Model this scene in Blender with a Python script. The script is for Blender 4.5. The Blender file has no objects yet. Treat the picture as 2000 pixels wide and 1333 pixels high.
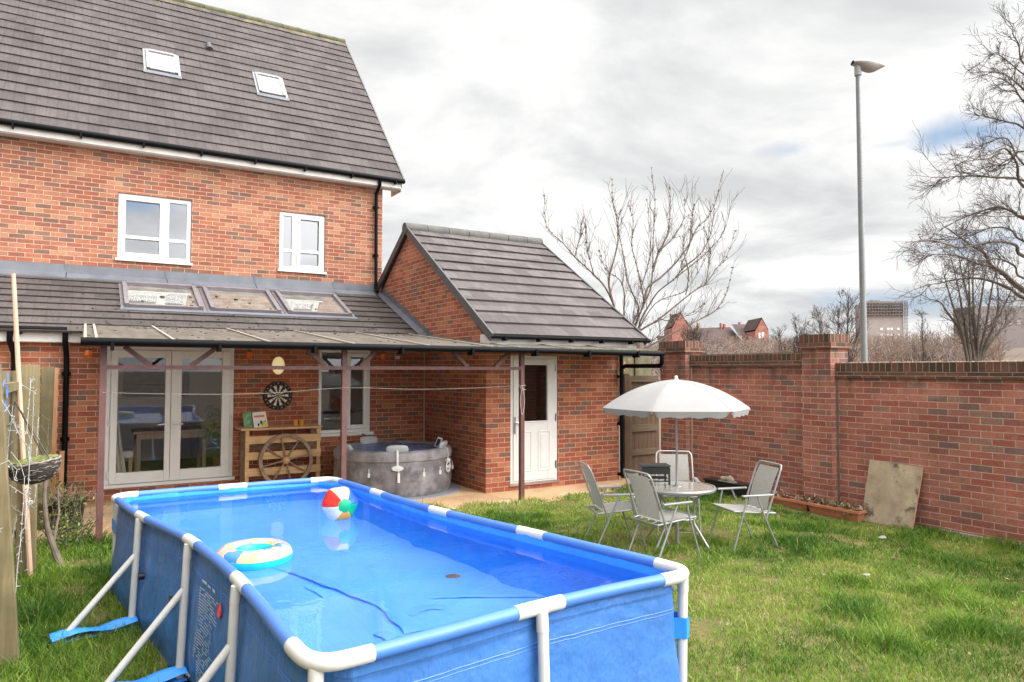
import bpy, math, random
import numpy as np
from mathutils import Vector, Matrix, noise as mnoise

scene = bpy.context.scene
COL = scene.collection
R = math.radians
# ------------------------------------------------------------------ camera
CAM_LOC = Vector((-5.2299, -9.3556, 1.8584)); YAW, PITCH, ROLL, FPX = 0.5468, 0.0413, 0.0015, 1374.4
_f = Vector((math.sin(YAW)*math.cos(PITCH), math.cos(YAW)*math.cos(PITCH), math.sin(PITCH)))
_r0 = Vector((math.cos(YAW), -math.sin(YAW), 0)); _u0 = _r0.cross(_f)
_r = _r0*math.cos(ROLL) + _u0*math.sin(ROLL); _u = -_r0*math.sin(ROLL) + _u0*math.cos(ROLL)
cam_data = bpy.data.cameras.new('camera'); cam = bpy.data.objects.new('camera', cam_data); COL.objects.link(cam)
cam_data.sensor_width = 36; cam_data.lens = 36*FPX/2000; cam_data.clip_start = .05; cam_data.clip_end = 3000
cam.matrix_world = Matrix(((_r.x, _u.x, -_f.x, CAM_LOC.x), (_r.y, _u.y, -_f.y, CAM_LOC.y), (_r.z, _u.z, -_f.z, CAM_LOC.z), (0, 0, 0, 1)))
scene.camera = cam
def at(px, py, depth):
    return CAM_LOC + (_f + _r*((px-1000)/FPX) + _u*((666.5-py)/FPX))*depth
# ------------------------------------------------------------------ world and sun
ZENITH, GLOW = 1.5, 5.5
SUN_EL, SUN_AZ = 42, 138      # azimuth clockwise from +Y, seen from above
w = bpy.data.worlds.new('World'); scene.world = w; w.use_nodes = True
nt = w.node_tree; nt.nodes.clear()
def N(t, **k):
    n = nt.nodes.new(t)
    for a, v in k.items(): setattr(n, a, v)
    return n
def LK(a, b): nt.links.new(a, b)
sky = N('ShaderNodeTexSky', sky_type='NISHITA', sun_disc=False, sun_elevation=R(SUN_EL), sun_rotation=R(SUN_AZ))
tc = N('ShaderNodeTexCoord'); sep = N('ShaderNodeSeparateXYZ'); LK(tc.outputs['Generated'], sep.inputs[0])
def math_(op, a, b=None, c=None, clamp=False):
    m = N('ShaderNodeMath', operation=op); m.use_clamp = clamp
    for i, x in enumerate((a, b, c)):
        if x is None: continue
        if isinstance(x, (int, float)): m.inputs[i].default_value = x
        else: LK(x, m.inputs[i])
    return m.outputs[0]
zz = math_('ADD', math_('MAXIMUM', sep.outputs[2], 0.0), 0.16)
cx = math_('DIVIDE', sep.outputs[0], zz); cy = math_('DIVIDE', sep.outputs[1], zz)
comb = N('ShaderNodeCombineXYZ'); LK(cx, comb.inputs[0]); LK(cy, comb.inputs[1]); comb.inputs[2].default_value = 3.1
n1 = N('ShaderNodeTexNoise'); n1.inputs['Scale'].default_value = 1.15; n1.inputs['Detail'].default_value = 9; n1.inputs['Roughness'].default_value = .57
n1.inputs['Distortion'].default_value = .35
LK(comb.outputs[0], n1.inputs['Vector'])
r1 = N('ShaderNodeValToRGB'); LK(n1.outputs['Fac'], r1.inputs[0])
e = r1.color_ramp.elements; e[0].position = .38; e[0].color = (6.7, 6.8, 6.86, 1); e[1].position = .555; e[1].color = (9.6, 9.55, 9.5, 1)
m_ = r1.color_ramp.elements.new(.47); m_.color = (8.0, 8.05, 8.08, 1)
# gaps of blue between the clouds
n2 = N('ShaderNodeTexNoise'); n2.inputs['Scale'].default_value = 9; n2.inputs['Detail'].default_value = 6; LK(tc.outputs['Generated'], n2.inputs['Vector'])
gap = None
def blue_gap(px, py, wx, wy, amt):
    global gap
    d = (at(px, py, 1)-CAM_LOC).normalized()
    vs = N('ShaderNodeVectorMath', operation='SUBTRACT'); LK(tc.outputs['Generated'], vs.inputs[0]); vs.inputs[1].default_value = d
    def dotv(v):
        x = N('ShaderNodeVectorMath', operation='DOT_PRODUCT'); LK(vs.outputs[0], x.inputs[0]); x.inputs[1].default_value = v; return x.outputs['Value']
    a = math_('POWER', math_('MULTIPLY', dotv(_r), 1/wx), 2); b = math_('POWER', math_('MULTIPLY', dotv(_u), 1/wy), 2)
    dd = math_('SQRT', math_('ADD', a, b))
    g = math_('MULTIPLY', math_('SUBTRACT', math_('ADD', 1.0, math_('MULTIPLY', math_('SUBTRACT', n2.outputs['Fac'], .5), 3.2)), dd, clamp=True), amt)
    gap = g if gap is None else math_('MAXIMUM', gap, g)
blue_gap(1890, 258, .085, .024, 1.0); blue_gap(1545, 292, .03, .010, .35); blue_gap(1745, 282, .03, .008, .5); blue_gap(1900, 480, .08, .02, .8); blue_gap(1740, 588, .11, .016, .55)
skm = N('ShaderNodeMix', data_type='RGBA'); skm.inputs[0].default_value = .55; LK(sky.outputs[0], skm.inputs[6]); skm.inputs[7].default_value = (3.0, 5.2, 8.6, 1)
mx = N('ShaderNodeMix', data_type='RGBA'); LK(gap, mx.inputs[0]); LK(r1.outputs[0], mx.inputs[6]); LK(skm.outputs[2], mx.inputs[7])
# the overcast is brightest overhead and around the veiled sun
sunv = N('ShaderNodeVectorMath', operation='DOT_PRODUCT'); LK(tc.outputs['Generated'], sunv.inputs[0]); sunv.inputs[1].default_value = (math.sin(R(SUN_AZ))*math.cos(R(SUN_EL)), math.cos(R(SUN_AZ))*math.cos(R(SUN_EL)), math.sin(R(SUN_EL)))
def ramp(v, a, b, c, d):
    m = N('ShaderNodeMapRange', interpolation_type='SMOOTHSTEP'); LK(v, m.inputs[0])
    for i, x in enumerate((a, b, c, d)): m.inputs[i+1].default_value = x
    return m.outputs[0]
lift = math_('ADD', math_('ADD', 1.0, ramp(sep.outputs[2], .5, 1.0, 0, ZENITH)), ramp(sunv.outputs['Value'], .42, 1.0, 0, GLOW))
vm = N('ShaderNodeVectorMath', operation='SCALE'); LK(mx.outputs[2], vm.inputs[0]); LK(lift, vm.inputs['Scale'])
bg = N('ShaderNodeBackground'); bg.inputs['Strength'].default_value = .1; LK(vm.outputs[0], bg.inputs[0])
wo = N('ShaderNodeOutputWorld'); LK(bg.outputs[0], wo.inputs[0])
sd = bpy.data.lights.new('sun', 'SUN'); sd.energy = 1.5; sd.angle = R(24); sd.color = (1, .96, .9)
so = bpy.data.objects.new('sun', sd); COL.objects.link(so)
sdir = Vector((math.sin(R(SUN_AZ))*math.cos(R(SUN_EL)), math.cos(R(SUN_AZ))*math.cos(R(SUN_EL)), math.sin(R(SUN_EL))))
so.rotation_euler = sdir.to_track_quat('Z', 'Y').to_euler(); so.location = (6, -8, 12)
vs_ = scene.view_settings; vs_.view_transform = 'Standard'; vs_.look = 'None'; vs_.gamma = 1; vs_.exposure = 0.1; vs_.use_curve_mapping = False
# ------------------------------------------------------------------ materials
MATS = {}
def _new(name):
    m = bpy.data.materials.new(name); m.use_nodes = True; t = m.node_tree
    return m, t, t.nodes['Principled BSDF']
def _nz(t, scale, detail=4, vec=None, rough=.55):
    n = t.nodes.new('ShaderNodeTexNoise'); n.inputs['Scale'].default_value = scale; n.inputs['Detail'].default_value = detail; n.inputs['Roughness'].default_value = rough
    if vec is not None: t.links.new(vec, n.inputs['Vector'])
    return n.outputs['Fac']
def _mr(t, v, a, b, c, d):
    n = t.nodes.new('ShaderNodeMapRange'); t.links.new(v, n.inputs[0])
    for i, x in enumerate((a, b, c, d)): n.inputs[i+1].default_value = x
    return n.outputs[0]
def _mix(t, fac, a, b, mode='MIX'):
    n = t.nodes.new('ShaderNodeMix'); n.data_type = 'RGBA'; n.blend_type = mode
    for s, x in ((0, fac), (6, a), (7, b)):
        if isinstance(x, (int, float)): n.inputs[s].default_value = x
        elif isinstance(x, (tuple, list)): n.inputs[s].default_value = (*x[:3], 1)
        else: t.links.new(x, n.inputs[s])
    return n.outputs[2]
def _bump(t, b, h, strength, dist=.01):
    n = t.nodes.new('ShaderNodeBump'); n.inputs['Strength'].default_value = strength; n.inputs['Distance'].default_value = dist
    t.links.new(h, n.inputs['Height']); t.links.new(n.outputs[0], b.inputs['Normal']); return n
def _co(t, which='Object', scale=None):
    n = t.nodes.new('ShaderNodeTexCoord'); o = n.outputs[which]
    if scale:
        m = t.nodes.new('ShaderNodeMapping'); m.inputs['Scale'].default_value = scale; t.links.new(o, m.inputs[0]); o = m.outputs[0]
    return o
def plain(name, col, rough=.5, metal=0, var=.12, vs=7, bump=0, bs=60, spec=.5, dirt=None, dirt_amt=.35, stretch=None, trans=0, dr=(.48, .72)):
    m, t, b = _new(name)
    co = _co(t, 'Object', stretch)
    f = _mr(t, _nz(t, vs, 5, co), .3, .7, 1-var, 1+var)
    c = _mix(t, 1.0, col, f, 'MULTIPLY')
    if dirt:
        c = _mix(t, _mr(t, _nz(t, vs*.6+.37, 6, co, .65), dr[0], dr[1], 0, dirt_amt), c, dirt)
    t.links.new(c, b.inputs['Base Color'])
    b.inputs['Roughness'].default_value = rough; b.inputs['Metallic'].default_value = metal; b.inputs['Specular IOR Level'].default_value = spec
    if bump: _bump(t, b, _nz(t, bs, 4, co), bump)
    if trans:
        tr = t.nodes.new('ShaderNodeBsdfTranslucent'); t.links.new(c, tr.inputs[0]); ms = t.nodes.new('ShaderNodeMixShader'); ms.inputs[0].default_value = trans
        t.links.new(b.outputs[0], ms.inputs[1]); t.links.new(tr.outputs[0], ms.inputs[2]); t.links.new(ms.outputs[0], t.nodes['Material Output'].inputs[0])
    MATS[name] = m; return m
def brick(name, pal, mortar, bw=.225, bh=.075, stain=None, stain_amt=.0, off=.5, bloom=.25, ms=.0052, drip=0):
    m, t, b = _new(name)
    uv = _co(t, 'UV')
    wob = t.nodes.new('ShaderNodeTexNoise'); wob.inputs['Scale'].default_value = 9; t.links.new(uv, wob.inputs['Vector'])
    va = t.nodes.new('ShaderNodeVectorMath'); va.operation = 'MULTIPLY_ADD'; t.links.new(wob.outputs['Color'], va.inputs[0]); va.inputs[1].default_value = (.006, .006, 0); t.links.new(uv, va.inputs[2])
    k = t.nodes.new('ShaderNodeTexBrick'); t.links.new(va.outputs[0], k.inputs['Vector'])
    k.inputs['Color1'].default_value = (0, 0, 0, 1); k.inputs['Color2'].default_value = (1, 1, 1, 1); k.inputs['Mortar'].default_value = (.5, .5, .5, 1)
    k.inputs['Scale'].default_value = 1; k.inputs['Mortar Size'].default_value = ms; k.inputs['Mortar Smooth'].default_value = .25
    k.inputs['Brick Width'].default_value = bw; k.inputs['Row Height'].default_value = bh; k.offset = off
    rp = t.nodes.new('ShaderNodeValToRGB'); t.links.new(k.outputs['Color'], rp.inputs[0]); rp.color_ramp.interpolation = 'CONSTANT'
    els = rp.color_ramp.elements
    for i, (pos, c) in enumerate(pal):
        el = els[i] if i < 2 else els.new(pos)
        el.position = pos; el.color = (*c, 1)
    fine = _mr(t, _nz(t, 38, 5, uv, .7), .3, .7, .74, 1.26)
    c = _mix(t, 1, rp.outputs[0], fine, 'MULTIPLY')
    big = _mr(t, _nz(t, 1.1, 5, uv, .65), .3, .7, .76, 1.2)
    c = _mix(t, 1, c, big, 'MULTIPLY')
    if bloom: c = _mix(t, _mr(t, _nz(t, 2.2, 6, uv, .7), .58, .8, 0, bloom), c, (.55, .4, .32))
    mc = _mix(t, 1, mortar, _mr(t, _nz(t, 14, 4, uv), .3, .7, .75, 1.2), 'MULTIPLY')
    c = _mix(t, k.outputs['Fac'], c, mc)
    if stain:
        c = _mix(t, _mr(t, _nz(t, 1.7, 7, uv, .68), .47, .7, 0, stain_amt), c, stain)
    if drip:      # dark run-off marks below the coping
        mp = t.nodes.new('ShaderNodeMapping'); mp.inputs['Scale'].default_value = (5.5, .9, 1); t.links.new(uv, mp.inputs[0]); sp = t.nodes.new('ShaderNodeSeparateXYZ'); t.links.new(uv, sp.inputs[0])
        a_ = t.nodes.new('ShaderNodeMath'); a_.operation = 'MULTIPLY_ADD'; t.links.new(_nz(t, 1.0, 6, mp.outputs[0], .7), a_.inputs[0]); a_.inputs[1].default_value = 1.5; t.links.new(_mr(t, sp.outputs[1], 1.2, 1.85, 0, .75), a_.inputs[2])
        c = _mix(t, _mr(t, a_.outputs[0], 1.25, 1.75, 0, drip), c, (.07, .05, .04))
    t.links.new(c, b.inputs['Base Color']); b.inputs['Roughness'].default_value = .88; b.inputs['Specular IOR Level'].default_value = .25
    inv = t.nodes.new('ShaderNodeMath'); inv.operation = 'SUBTRACT'; inv.inputs[0].default_value = 1; t.links.new(k.outputs['Fac'], inv.inputs[1])
    ad = t.nodes.new('ShaderNodeMath'); ad.operation = 'MULTIPLY_ADD'; t.links.new(fine, ad.inputs[0]); ad.inputs[1].default_value = .5; t.links.new(inv.outputs[0], ad.inputs[2])
    _bump(t, b, ad.outputs[0], .5, .006)
    MATS[name] = m; return m
def tiles(name, col, moss=None, mz=(0, 1), tw=.3, gauge=.3, lich=.2):
    m, t, b = _new(name); uv = _co(t, 'UV'); ob = _co(t, 'Object')
    k = t.nodes.new('ShaderNodeTexBrick'); t.links.new(uv, k.inputs['Vector'])
    k.inputs['Color1'].default_value = (.74, .74, .74, 1); k.inputs['Color2'].default_value = (1.2, 1.2, 1.2, 1); k.inputs['Mortar'].default_value = (.5, .5, .5, 1)
    k.inputs['Scale'].default_value = 1; k.inputs['Mortar Size'].default_value = .0022; k.inputs['Mortar Smooth'].default_value = .3; k.inputs['Brick Width'].default_value = tw; k.inputs['Row Height'].default_value = gauge
    st = t.nodes.new('ShaderNodeMapping'); st.inputs['Scale'].default_value = (9, 1.3, 1); t.links.new(uv, st.inputs[0])
    c = _mix(t, 1, col, k.outputs['Color'], 'MULTIPLY')
    c = _mix(t, 1, c, _mr(t, _nz(t, 3.0, 6, st.outputs[0], .65), .3, .7, .74, 1.3), 'MULTIPLY')
    c = _mix(t, 1, c, _mr(t, _nz(t, .8, 4, uv), .3, .7, .85, 1.17), 'MULTIPLY')
    if lich: c = _mix(t, _mr(t, _nz(t, 7, 6, uv, .7), .58, .78, 0, lich), c, (.2, .19, .17))
    if moss:
        sp = t.nodes.new('ShaderNodeSeparateXYZ'); t.links.new(ob, sp.inputs[0])
        h = _mr(t, sp.outputs[2], mz[0], mz[1], 0, 1)
        a = t.nodes.new('ShaderNodeMath'); a.operation = 'MULTIPLY_ADD'; t.links.new(_nz(t, 2.6, 7, uv, .7), a.inputs[0]); a.inputs[1].default_value = 2.2; t.links.new(h, a.inputs[2])
        c = _mix(t, _mr(t, a.outputs[0], 1.75, 2.3, 0, .8), c, moss)
    t.links.new(c, b.inputs['Base Color']); b.inputs['Roughness'].default_value = .72; b.inputs['Specular IOR Level'].default_value = .35
    _bump(t, b, _nz(t, 90, 3, uv), .25, .004)
    MATS[name] = m; return m
def glass(name, refl=.12, tint=(.9, .93, .92), rough=.0, ior=1.5, dirt=0, even=False):
    m, t, b = _new(name); t.nodes.remove(b)
    tr = t.nodes.new('ShaderNodeBsdfTransparent'); tr.inputs[0].default_value = (*tint, 1)
    gl = t.nodes.new('ShaderNodeBsdfGlossy'); gl.inputs['Roughness'].default_value = rough; gl.inputs[0].default_value = (.95, .97, 1, 1)
    fr = t.nodes.new('ShaderNodeFresnel'); fr.inputs[0].default_value = ior
    ad = t.nodes.new('ShaderNodeMath'); ad.operation = 'ADD'; ad.use_clamp = True; t.links.new(fr.outputs[0], ad.inputs[0]); ad.inputs[1].default_value = refl
    ms = t.nodes.new('ShaderNodeMixShader'); t.links.new(ad.outputs[0], ms.inputs[0]); t.links.new(tr.outputs[0], ms.inputs[1]); t.links.new(gl.outputs[0], ms.inputs[2])
    out = ms.outputs[0]
    if dirt:
        df = t.nodes.new('ShaderNodeBsdfDiffuse'); df.inputs[0].default_value = (.5, .47, .4, 1); m2 = t.nodes.new('ShaderNodeMixShader')
        t.links.new(_mr(t, _nz(t, 5, 6, _co(t, 'Object'), .7), .4, .75, dirt*.85 if even else 0, dirt), m2.inputs[0]); t.links.new(out, m2.inputs[1]); t.links.new(df.outputs[0], m2.inputs[2]); out = m2.outputs[0]
    t.links.new(out, t.nodes['Material Output'].inputs[0]); MATS[name] = m; return m
def wood(name, c1, c2, scale=(40, 40, 2.2), rough=.75, dirt=None, dirt_amt=.4):
    m, t, b = _new(name); co = _co(t, 'Object', scale)
    c = _mix(t, _mr(t, _nz(t, 1, 6, co, .6), .35, .65, 0, 1), c1, c2)
    c = _mix(t, 1, c, _mr(t, _nz(t, 3, 3, _co(t, 'Object')), .3, .7, .82, 1.18), 'MULTIPLY')
    if dirt: c = _mix(t, _mr(t, _nz(t, 2.4, 6, _co(t, 'Object'), .65), .46, .7, 0, dirt_amt), c, dirt)
    t.links.new(c, b.inputs['Base Color']); b.inputs['Roughness'].default_value = rough; b.inputs['Specular IOR Level'].default_value = .3
    _bump(t, b, _nz(t, 1, 6, co, .6), .3, .004)
    MATS[name] = m; return m
# palettes (real surface colours)
PAL_A = [(0, (0.327, 0.127, 0.073)), (.2, (0.357, 0.156, 0.094)), (.42, (0.296, 0.102, 0.063)), (.58, (0.375, 0.190, 0.109)), (.70, (0.252, 0.098, 0.064)), (.84, (0.176, 0.099, 0.070)), (.92, (0.218, 0.116, 0.083))]
PAL_B = [(0, (0.334, 0.099, 0.056)), (.22, (0.385, 0.139, 0.074)), (.45, (0.301, 0.086, 0.051)), (.62, (0.403, 0.156, 0.083)), (.74, (0.260, 0.092, 0.057)), (.87, (0.195, 0.103, 0.074)), (.94, (0.220, 0.109, 0.079))]
PAL_C = [(0, (0.379, 0.127, 0.092)), (.22, (0.415, 0.158, 0.112)), (.45, (0.334, 0.103, 0.078)), (.62, (0.372, 0.148, 0.114)), (.72, (0.291, 0.110, 0.088)), (.86, (0.210, 0.117, 0.103)), (.94, (0.304, 0.159, 0.122))]
brick('brick_house', PAL_A, (.50, .36, .27))
brick('brick_lean', PAL_B, (.50, .34, .24), bloom=.15)
brick('brick_garden', PAL_C, (.50, .36, .27), bloom=.4, stain=(.12, .075, .055), stain_amt=.3, drip=.75)
brick('brick_coping', [(0, (.115, .058, .04)), (.3, (.15, .066, .045)), (.55, (.09, .05, .036)), (.75, (.19, .08, .052)), (.9, (.07, .048, .036))], (.30, .23, .17), bw=.075, bh=.30, off=0, bloom=.1, stain=(.06, .05, .04), stain_amt=.6)
brick('brick_string', [(0, (.12, .058, .04)), (.3, (.16, .068, .046)), (.55, (.09, .05, .036)), (.8, (.19, .08, .055))], (.30, .23, .17), bloom=.1, stain=(.06, .05, .04), stain_amt=.6)
brick('brick_far', [(0, (.37, .16, .125)), (.5, (.34, .14, .11)), (.8, (.40, .185, .14))], (.5, .3, .2), bw=1.2, bh=.5, bloom=.1)  # brick colours paled to stand in for distance haze
tiles('tile_main', (.068, .055, .053), moss=(.22, .18, .085), mz=(9.6, 10.4))
tiles('tile_lean', (.068, .056, .052), lich=.3)
tiles('tile_annex', (.094, .079, .077), tw=.30, lich=.3)
plain('ridge_moss', (.10, .105, .06), .9, var=.4, vs=5, bump=.5, bs=30, dirt=(.17, .145, .075), dirt_amt=.7)
plain('ridge_grey', (.100, .098, .090), .85, var=.25, vs=6, bump=.3, bs=40, dirt=(.14, .13, .10), dirt_amt=.6)
plain('verge_pale', (.13, .115, .105), .7, var=.15)
plain('verge_dark', (.075, .072, .075), .55, var=.15)
plain('upvc', (.70, .69, .67), .28, var=.03, spec=.5)
plain('upvc_gasket', (.05, .05, .05), .6)
plain('fascia', (.66, .63, .60), .4, var=.06, dirt=(.42, .38, .33), dirt_amt=.3)
plain('black_pvc', (.004, .004, .005), .5, spec=.1, var=.2, vs=4)
plain('lead', (.115, .122, .142), .55, var=.2, vs=3, dirt=(.18, .18, .19), dirt_amt=.4, bump=.15, bs=9)
plain('alu_grey', (.24, .24, .25), .4, metal=.3, var=.1)
plain('skyframe', (.16, .14, .15), .5, var=.15)
plain('blind', (.27, .25, .225), .8, var=.05)
plain('blind_bright', (.85, .85, .84), .8, var=.03)
glass('glass_win', .15, (.8, .84, .86), ior=1.55)
glass('glass_door', .03, (.98, .98, .97), ior=1.5)
glass('glass_sky', .14, (.85, .86, .84), ior=1.5, dirt=.35)
glass('glass_sky2', .15, (.9, .9, .9), ior=1.6)
glass('glass_dark', .03, (.25, .23, .22), ior=1.5)
glass('glass_table', .06, (.72, .76, .74), ior=1.5, rough=.15, dirt=.45, even=True)
plain('room_wall', (.88, .82, .72), .9, var=.04)
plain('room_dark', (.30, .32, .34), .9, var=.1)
plain('room_floor', (.22, .15, .09), .6, var=.15)
plain('curtain', (.66, .61, .52), .9, var=.05)
wood('oak', (.42, .29, .18), (.5, .37, .24))
plain('picture', (.035, .04, .045), .5, var=.6, vs=9)
plain('leaf_green', (.07, .13, .03), .6, var=.4, vs=30, trans=.25)
plain('leaf_yellow', (.22, .25, .05), .6, var=.4, vs=30, trans=.25)
plain('cupboard', (.78, .76, .72), .4, var=.03)
plain('red_gloss', (.45, .03, .02), .25)
plain('steel', (.55, .56, .58), .28, metal=.9, var=.08)
plain('purlin', (.135, .062, .056), .55, spec=.3, var=.18, vs=9, dirt=(.16, .09, .08), dirt_amt=.5)
plain('canopy', (.37, .33, .28), .55, var=.18, vs=3, dirt=(.20, .15, .11), dirt_amt=.6, bump=.15, bs=20, trans=.66, stretch=(3, .5, 1))
plain('canopy_batten', (.36, .31, .255), .6, var=.15, dirt=(.25, .2, .15), dirt_amt=.5)
plain('debris', (.055, .04, .03), .95, var=.5, vs=40)
plain('moss_dark', (.09, .09, .03), 1, var=.5, vs=25, bump=.5)
plain('terracotta', (.52, .19, .095), .75, var=.12, dirt=(.6, .3, .2), dirt_amt=.4)
plain('soil', (.09, .06, .04), 1, var=.5, vs=40, bump=.8, bs=50)
plain('dead_leaf', (.30, .22, .15), .9, var=.4, vs=30)
plain('concrete', (.36, .33, .29), .9, var=.15, bump=.3)
plain('galv', (.23, .245, .25), .45, metal=.35, var=.1, vs=3)
plain('lamp_shell', (.30, .33, .32), .5, var=.08)
plain('lamp_bowl', (.33, .31, .29), .2, var=.1)
plain('bark', (.105, .086, .068), .95, var=.35, vs=12, bump=.6, bs=25)
plain('bark_pale', (.15, .115, .088), .9, var=.3, vs=9, bump=.4, bs=30)
plain('twig', (.088, .068, .060), .95, var=.3, vs=5)
plain('twig_pale', (.095, .072, .056), .95, var=.3, vs=5)
plain('bud', (.22, .17, .09), .8, var=.3)
plain('thicket', (.225, .150, .105), 1, var=.35, vs=.25, dirt=(.36, .25, .12), dirt_amt=.7)
plain('thicket_grey', (.21, .165, .15), 1, var=.3, vs=.25, dirt=(.28, .21, .18), dirt_amt=.6)
plain('hill', (.13, .092, .068), 1, var=.3, vs=.06, dirt=(.15, .115, .065), dirt_amt=.6)
plain('slate_far', (.10, .075, .07), .95, var=.15, vs=.4, spec=.05)
plain('tower_far', (.34, .29, .27), .9, var=.08, vs=.2)
plain('tower_dark', (.22, .19, .18), .9, var=.1, vs=.2)
plain('white_far', (.78, .76, .74), .8, var=.03)
plain('pool_white', (.62, .61, .595), .3, var=.04, dirt=(.6, .57, .52), dirt_amt=.2)
plain('black_plastic', (.012, .012, .013), .4, var=.2)
plain('print_white', (.55, .65, .75), .6)
plain('print_red', (.6, .06, .05), .6)
def pvc(name, col, rough, wr):
    m, t, b = _new(name); uv = _co(t, 'UV'); ob = _co(t, 'Object')
    c = _mix(t, 1, col, _mr(t, _nz(t, 1.8, 5, ob), .3, .7, .9, 1.1), 'MULTIPLY')
    t.links.new(c, b.inputs['Base Color']); b.inputs['Roughness'].default_value = rough; b.inputs['Specular IOR Level'].default_value = .45
    mp = t.nodes.new('ShaderNodeMapping'); mp.inputs['Scale'].default_value = (9, 1.1, 1); t.links.new(uv, mp.inputs[0])
    a = t.nodes.new('ShaderNodeMath'); a.operation = 'MULTIPLY_ADD'; t.links.new(_nz(t, 1.6, 4, mp.outputs[0], .5), a.inputs[0]); a.inputs[1].default_value = 1.0
    t.links.new(_nz(t, 7, 3, ob), a.inputs[2]); _bump(t, b, a.outputs[0], wr, .02)
    MATS[name] = m
pvc('liner_in', (.04, .315, .88), .38, .3)
pvc('liner_floor', (.13, .40, .90), .4, .3)
pvc('liner_out', (.047, .16, .455), .40, .9)
pvc('sleeve', (.065, .185, .56), .32, .25)
m, t, b = _new('water'); t.nodes.remove(b)
tr = t.nodes.new('ShaderNodeBsdfRefraction'); tr.inputs[0].default_value = (.92, .97, 1, 1); tr.inputs['IOR'].default_value = 1.33; tr.inputs['Roughness'].default_value = 0
gl = t.nodes.new('ShaderNodeBsdfGlossy'); gl.inputs['Roughness'].default_value = .01
fr = t.nodes.new('ShaderNodeFresnel'); fr.inputs[0].default_value = 1.19
ms = t.nodes.new('ShaderNodeMixShader')
bp = t.nodes.new('ShaderNodeBump'); bp.inputs['Strength'].default_value = .12; bp.inputs['Distance'].default_value = .01
t.links.new(_nz(t, 5, 3, _co(t, 'Object')), bp.inputs['Height']); t.links.new(bp.outputs[0], gl.inputs['Normal']); t.links.new(bp.outputs[0], fr.inputs['Normal']); t.links.new(bp.outputs[0], tr.inputs['Normal'])
t.links.new(fr.outputs[0], ms.inputs[0]); t.links.new(tr.outputs[0], ms.inputs[1]); t.links.new(gl.outputs[0], ms.inputs[2]); t.links.new(ms.outputs[0], t.nodes['Material Output'].inputs[0]); MATS['water'] = m
for nm, c in dict(ball_red=(.75, .03, .02), ball_white=(.82, .80, .80), ball_orange=(.85, .36, .05), ball_peach=(.85, .52, .28), ball_blue=(.01, .09, .6), ball_green=(.0, .35, .16)).items():
    plain(nm, c, .3, var=.03, trans=.12)
plain('ring_teal', (.02, .55, .62), .22, var=.05, trans=.2)
def ringprint():
    m, t, b = _new('ring_print'); ob = _co(t, 'Object')
    v = t.nodes.new('ShaderNodeTexVoronoi'); v.inputs['Scale'].default_value = 19; t.links.new(ob, v.inputs['Vector'])
    sx = t.nodes.new('ShaderNodeSeparateColor'); t.links.new(v.outputs['Color'], sx.inputs[0])
    rp = t.nodes.new('ShaderNodeValToRGB'); rp.color_ramp.interpolation = 'EASE'; t.links.new(sx.outputs[0], rp.inputs[0])
    for i, (p, c) in enumerate([(0, (.50, .46, .42)), (.24, (.58, .48, .12)), (.5, (.55, .30, .32)), (.62, (.55, .26, .06)), (.70, (.56, .52, .34)), (.88, (.05, .20, .36))]):
        el = rp.color_ramp.elements[i] if i < 2 else rp.color_ramp.elements.new(p)
        el.position = p; el.color = (*c, 1)
    t.links.new(rp.outputs[0], b.inputs['Base Color']); b.inputs['Roughness'].default_value = .25; MATS['ring_print'] = m
ringprint()
plain('fabric_grey', (.41, .395, .365), .85, var=.05, vs=30, bump=.3, bs=400, trans=.25)
plain('tube_grey', (.34, .34, .345), .35, metal=.35, var=.08)
plain('canvas', (.37, .36, .355), .9, bump=.25, bs=6, var=.05, vs=3, trans=.25)
plain('tub_body', (.15, .14, .147), .6, var=.45, vs=6, dirt=(.36, .345, .355), dirt_amt=.8, bump=.25, bs=14)
plain('tub_rim', (.23, .215, .225), .6, var=.35, vs=6, dirt=(.38, .36, .37), dirt_amt=.6)
plain('tub_liner', (.05, .10, .26), .3, var=.8, vs=22, dirt=(.33, .45, .65), dirt_amt=.8)
plain('tub_pillow', (.42, .43, .44), .6, var=.08)
plain('mat_grey', (.25, .255, .27), .8, var=.1)
wood('pallet', (.50, .30, .14), (.60, .40, .21), scale=(2.2, 40, 40))
wood('pallet_top', (.52, .30, .16), (.60, .38, .22), scale=(2.2, 40, 40))
wood('wheel_wood', (.22, .145, .10), (.32, .22, .155), scale=(12, 12, 12))
wood('fence_wood', (.17, .13, .068), (.25, .20, .11), dirt=(.10, .105, .045), dirt_amt=.7)
wood('fence_new', (.50, .26, .12), (.58, .33, .17))
wood('gate_wood', (.075, .040, .021), (.115, .062, .034), dirt=(.05, .038, .022), dirt_amt=.5)
wood('gate_rail', (.085, .055, .031), (.12, .08, .046), dirt=(.06, .052, .028), dirt_amt=.6, scale=(2.2, 40, 40))
plain('batten_pink', (.62, .40, .27), .7, var=.12, vs=5)
plain('slab_board', (.43, .33, .225), .9, var=.28, vs=5, dirt=(.07, .055, .035), dr=(.52, .60), dirt_amt=.85, bump=.4, bs=40)
plain('slab_edge', (.55, .33, .25), .8, var=.1)
plain('moss_panel', (.12, .115, .065), .95, var=.4, vs=6, dirt=(.2, .17, .1), dirt_amt=.6)
plain('rope', (.45, .40, .35), .9)
plain('dart_black', (.012, .012, .012), .8); plain('dart_cream', (.74, .70, .60), .9); plain('dart_red', (.35, .02, .03), .9); plain('dart_green', (.02, .22, .12), .9)
plain('amber', (.78, .38, .06), .35, var=.1, trans=.3)
plain('orange_glass', (.80, .19, .03), .25, var=.1, trans=.4)
plain('page_green', (.12, .32, .15), .5, var=.5, vs=18, dirt=(.55, .56, .4), dirt_amt=.9)
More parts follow.
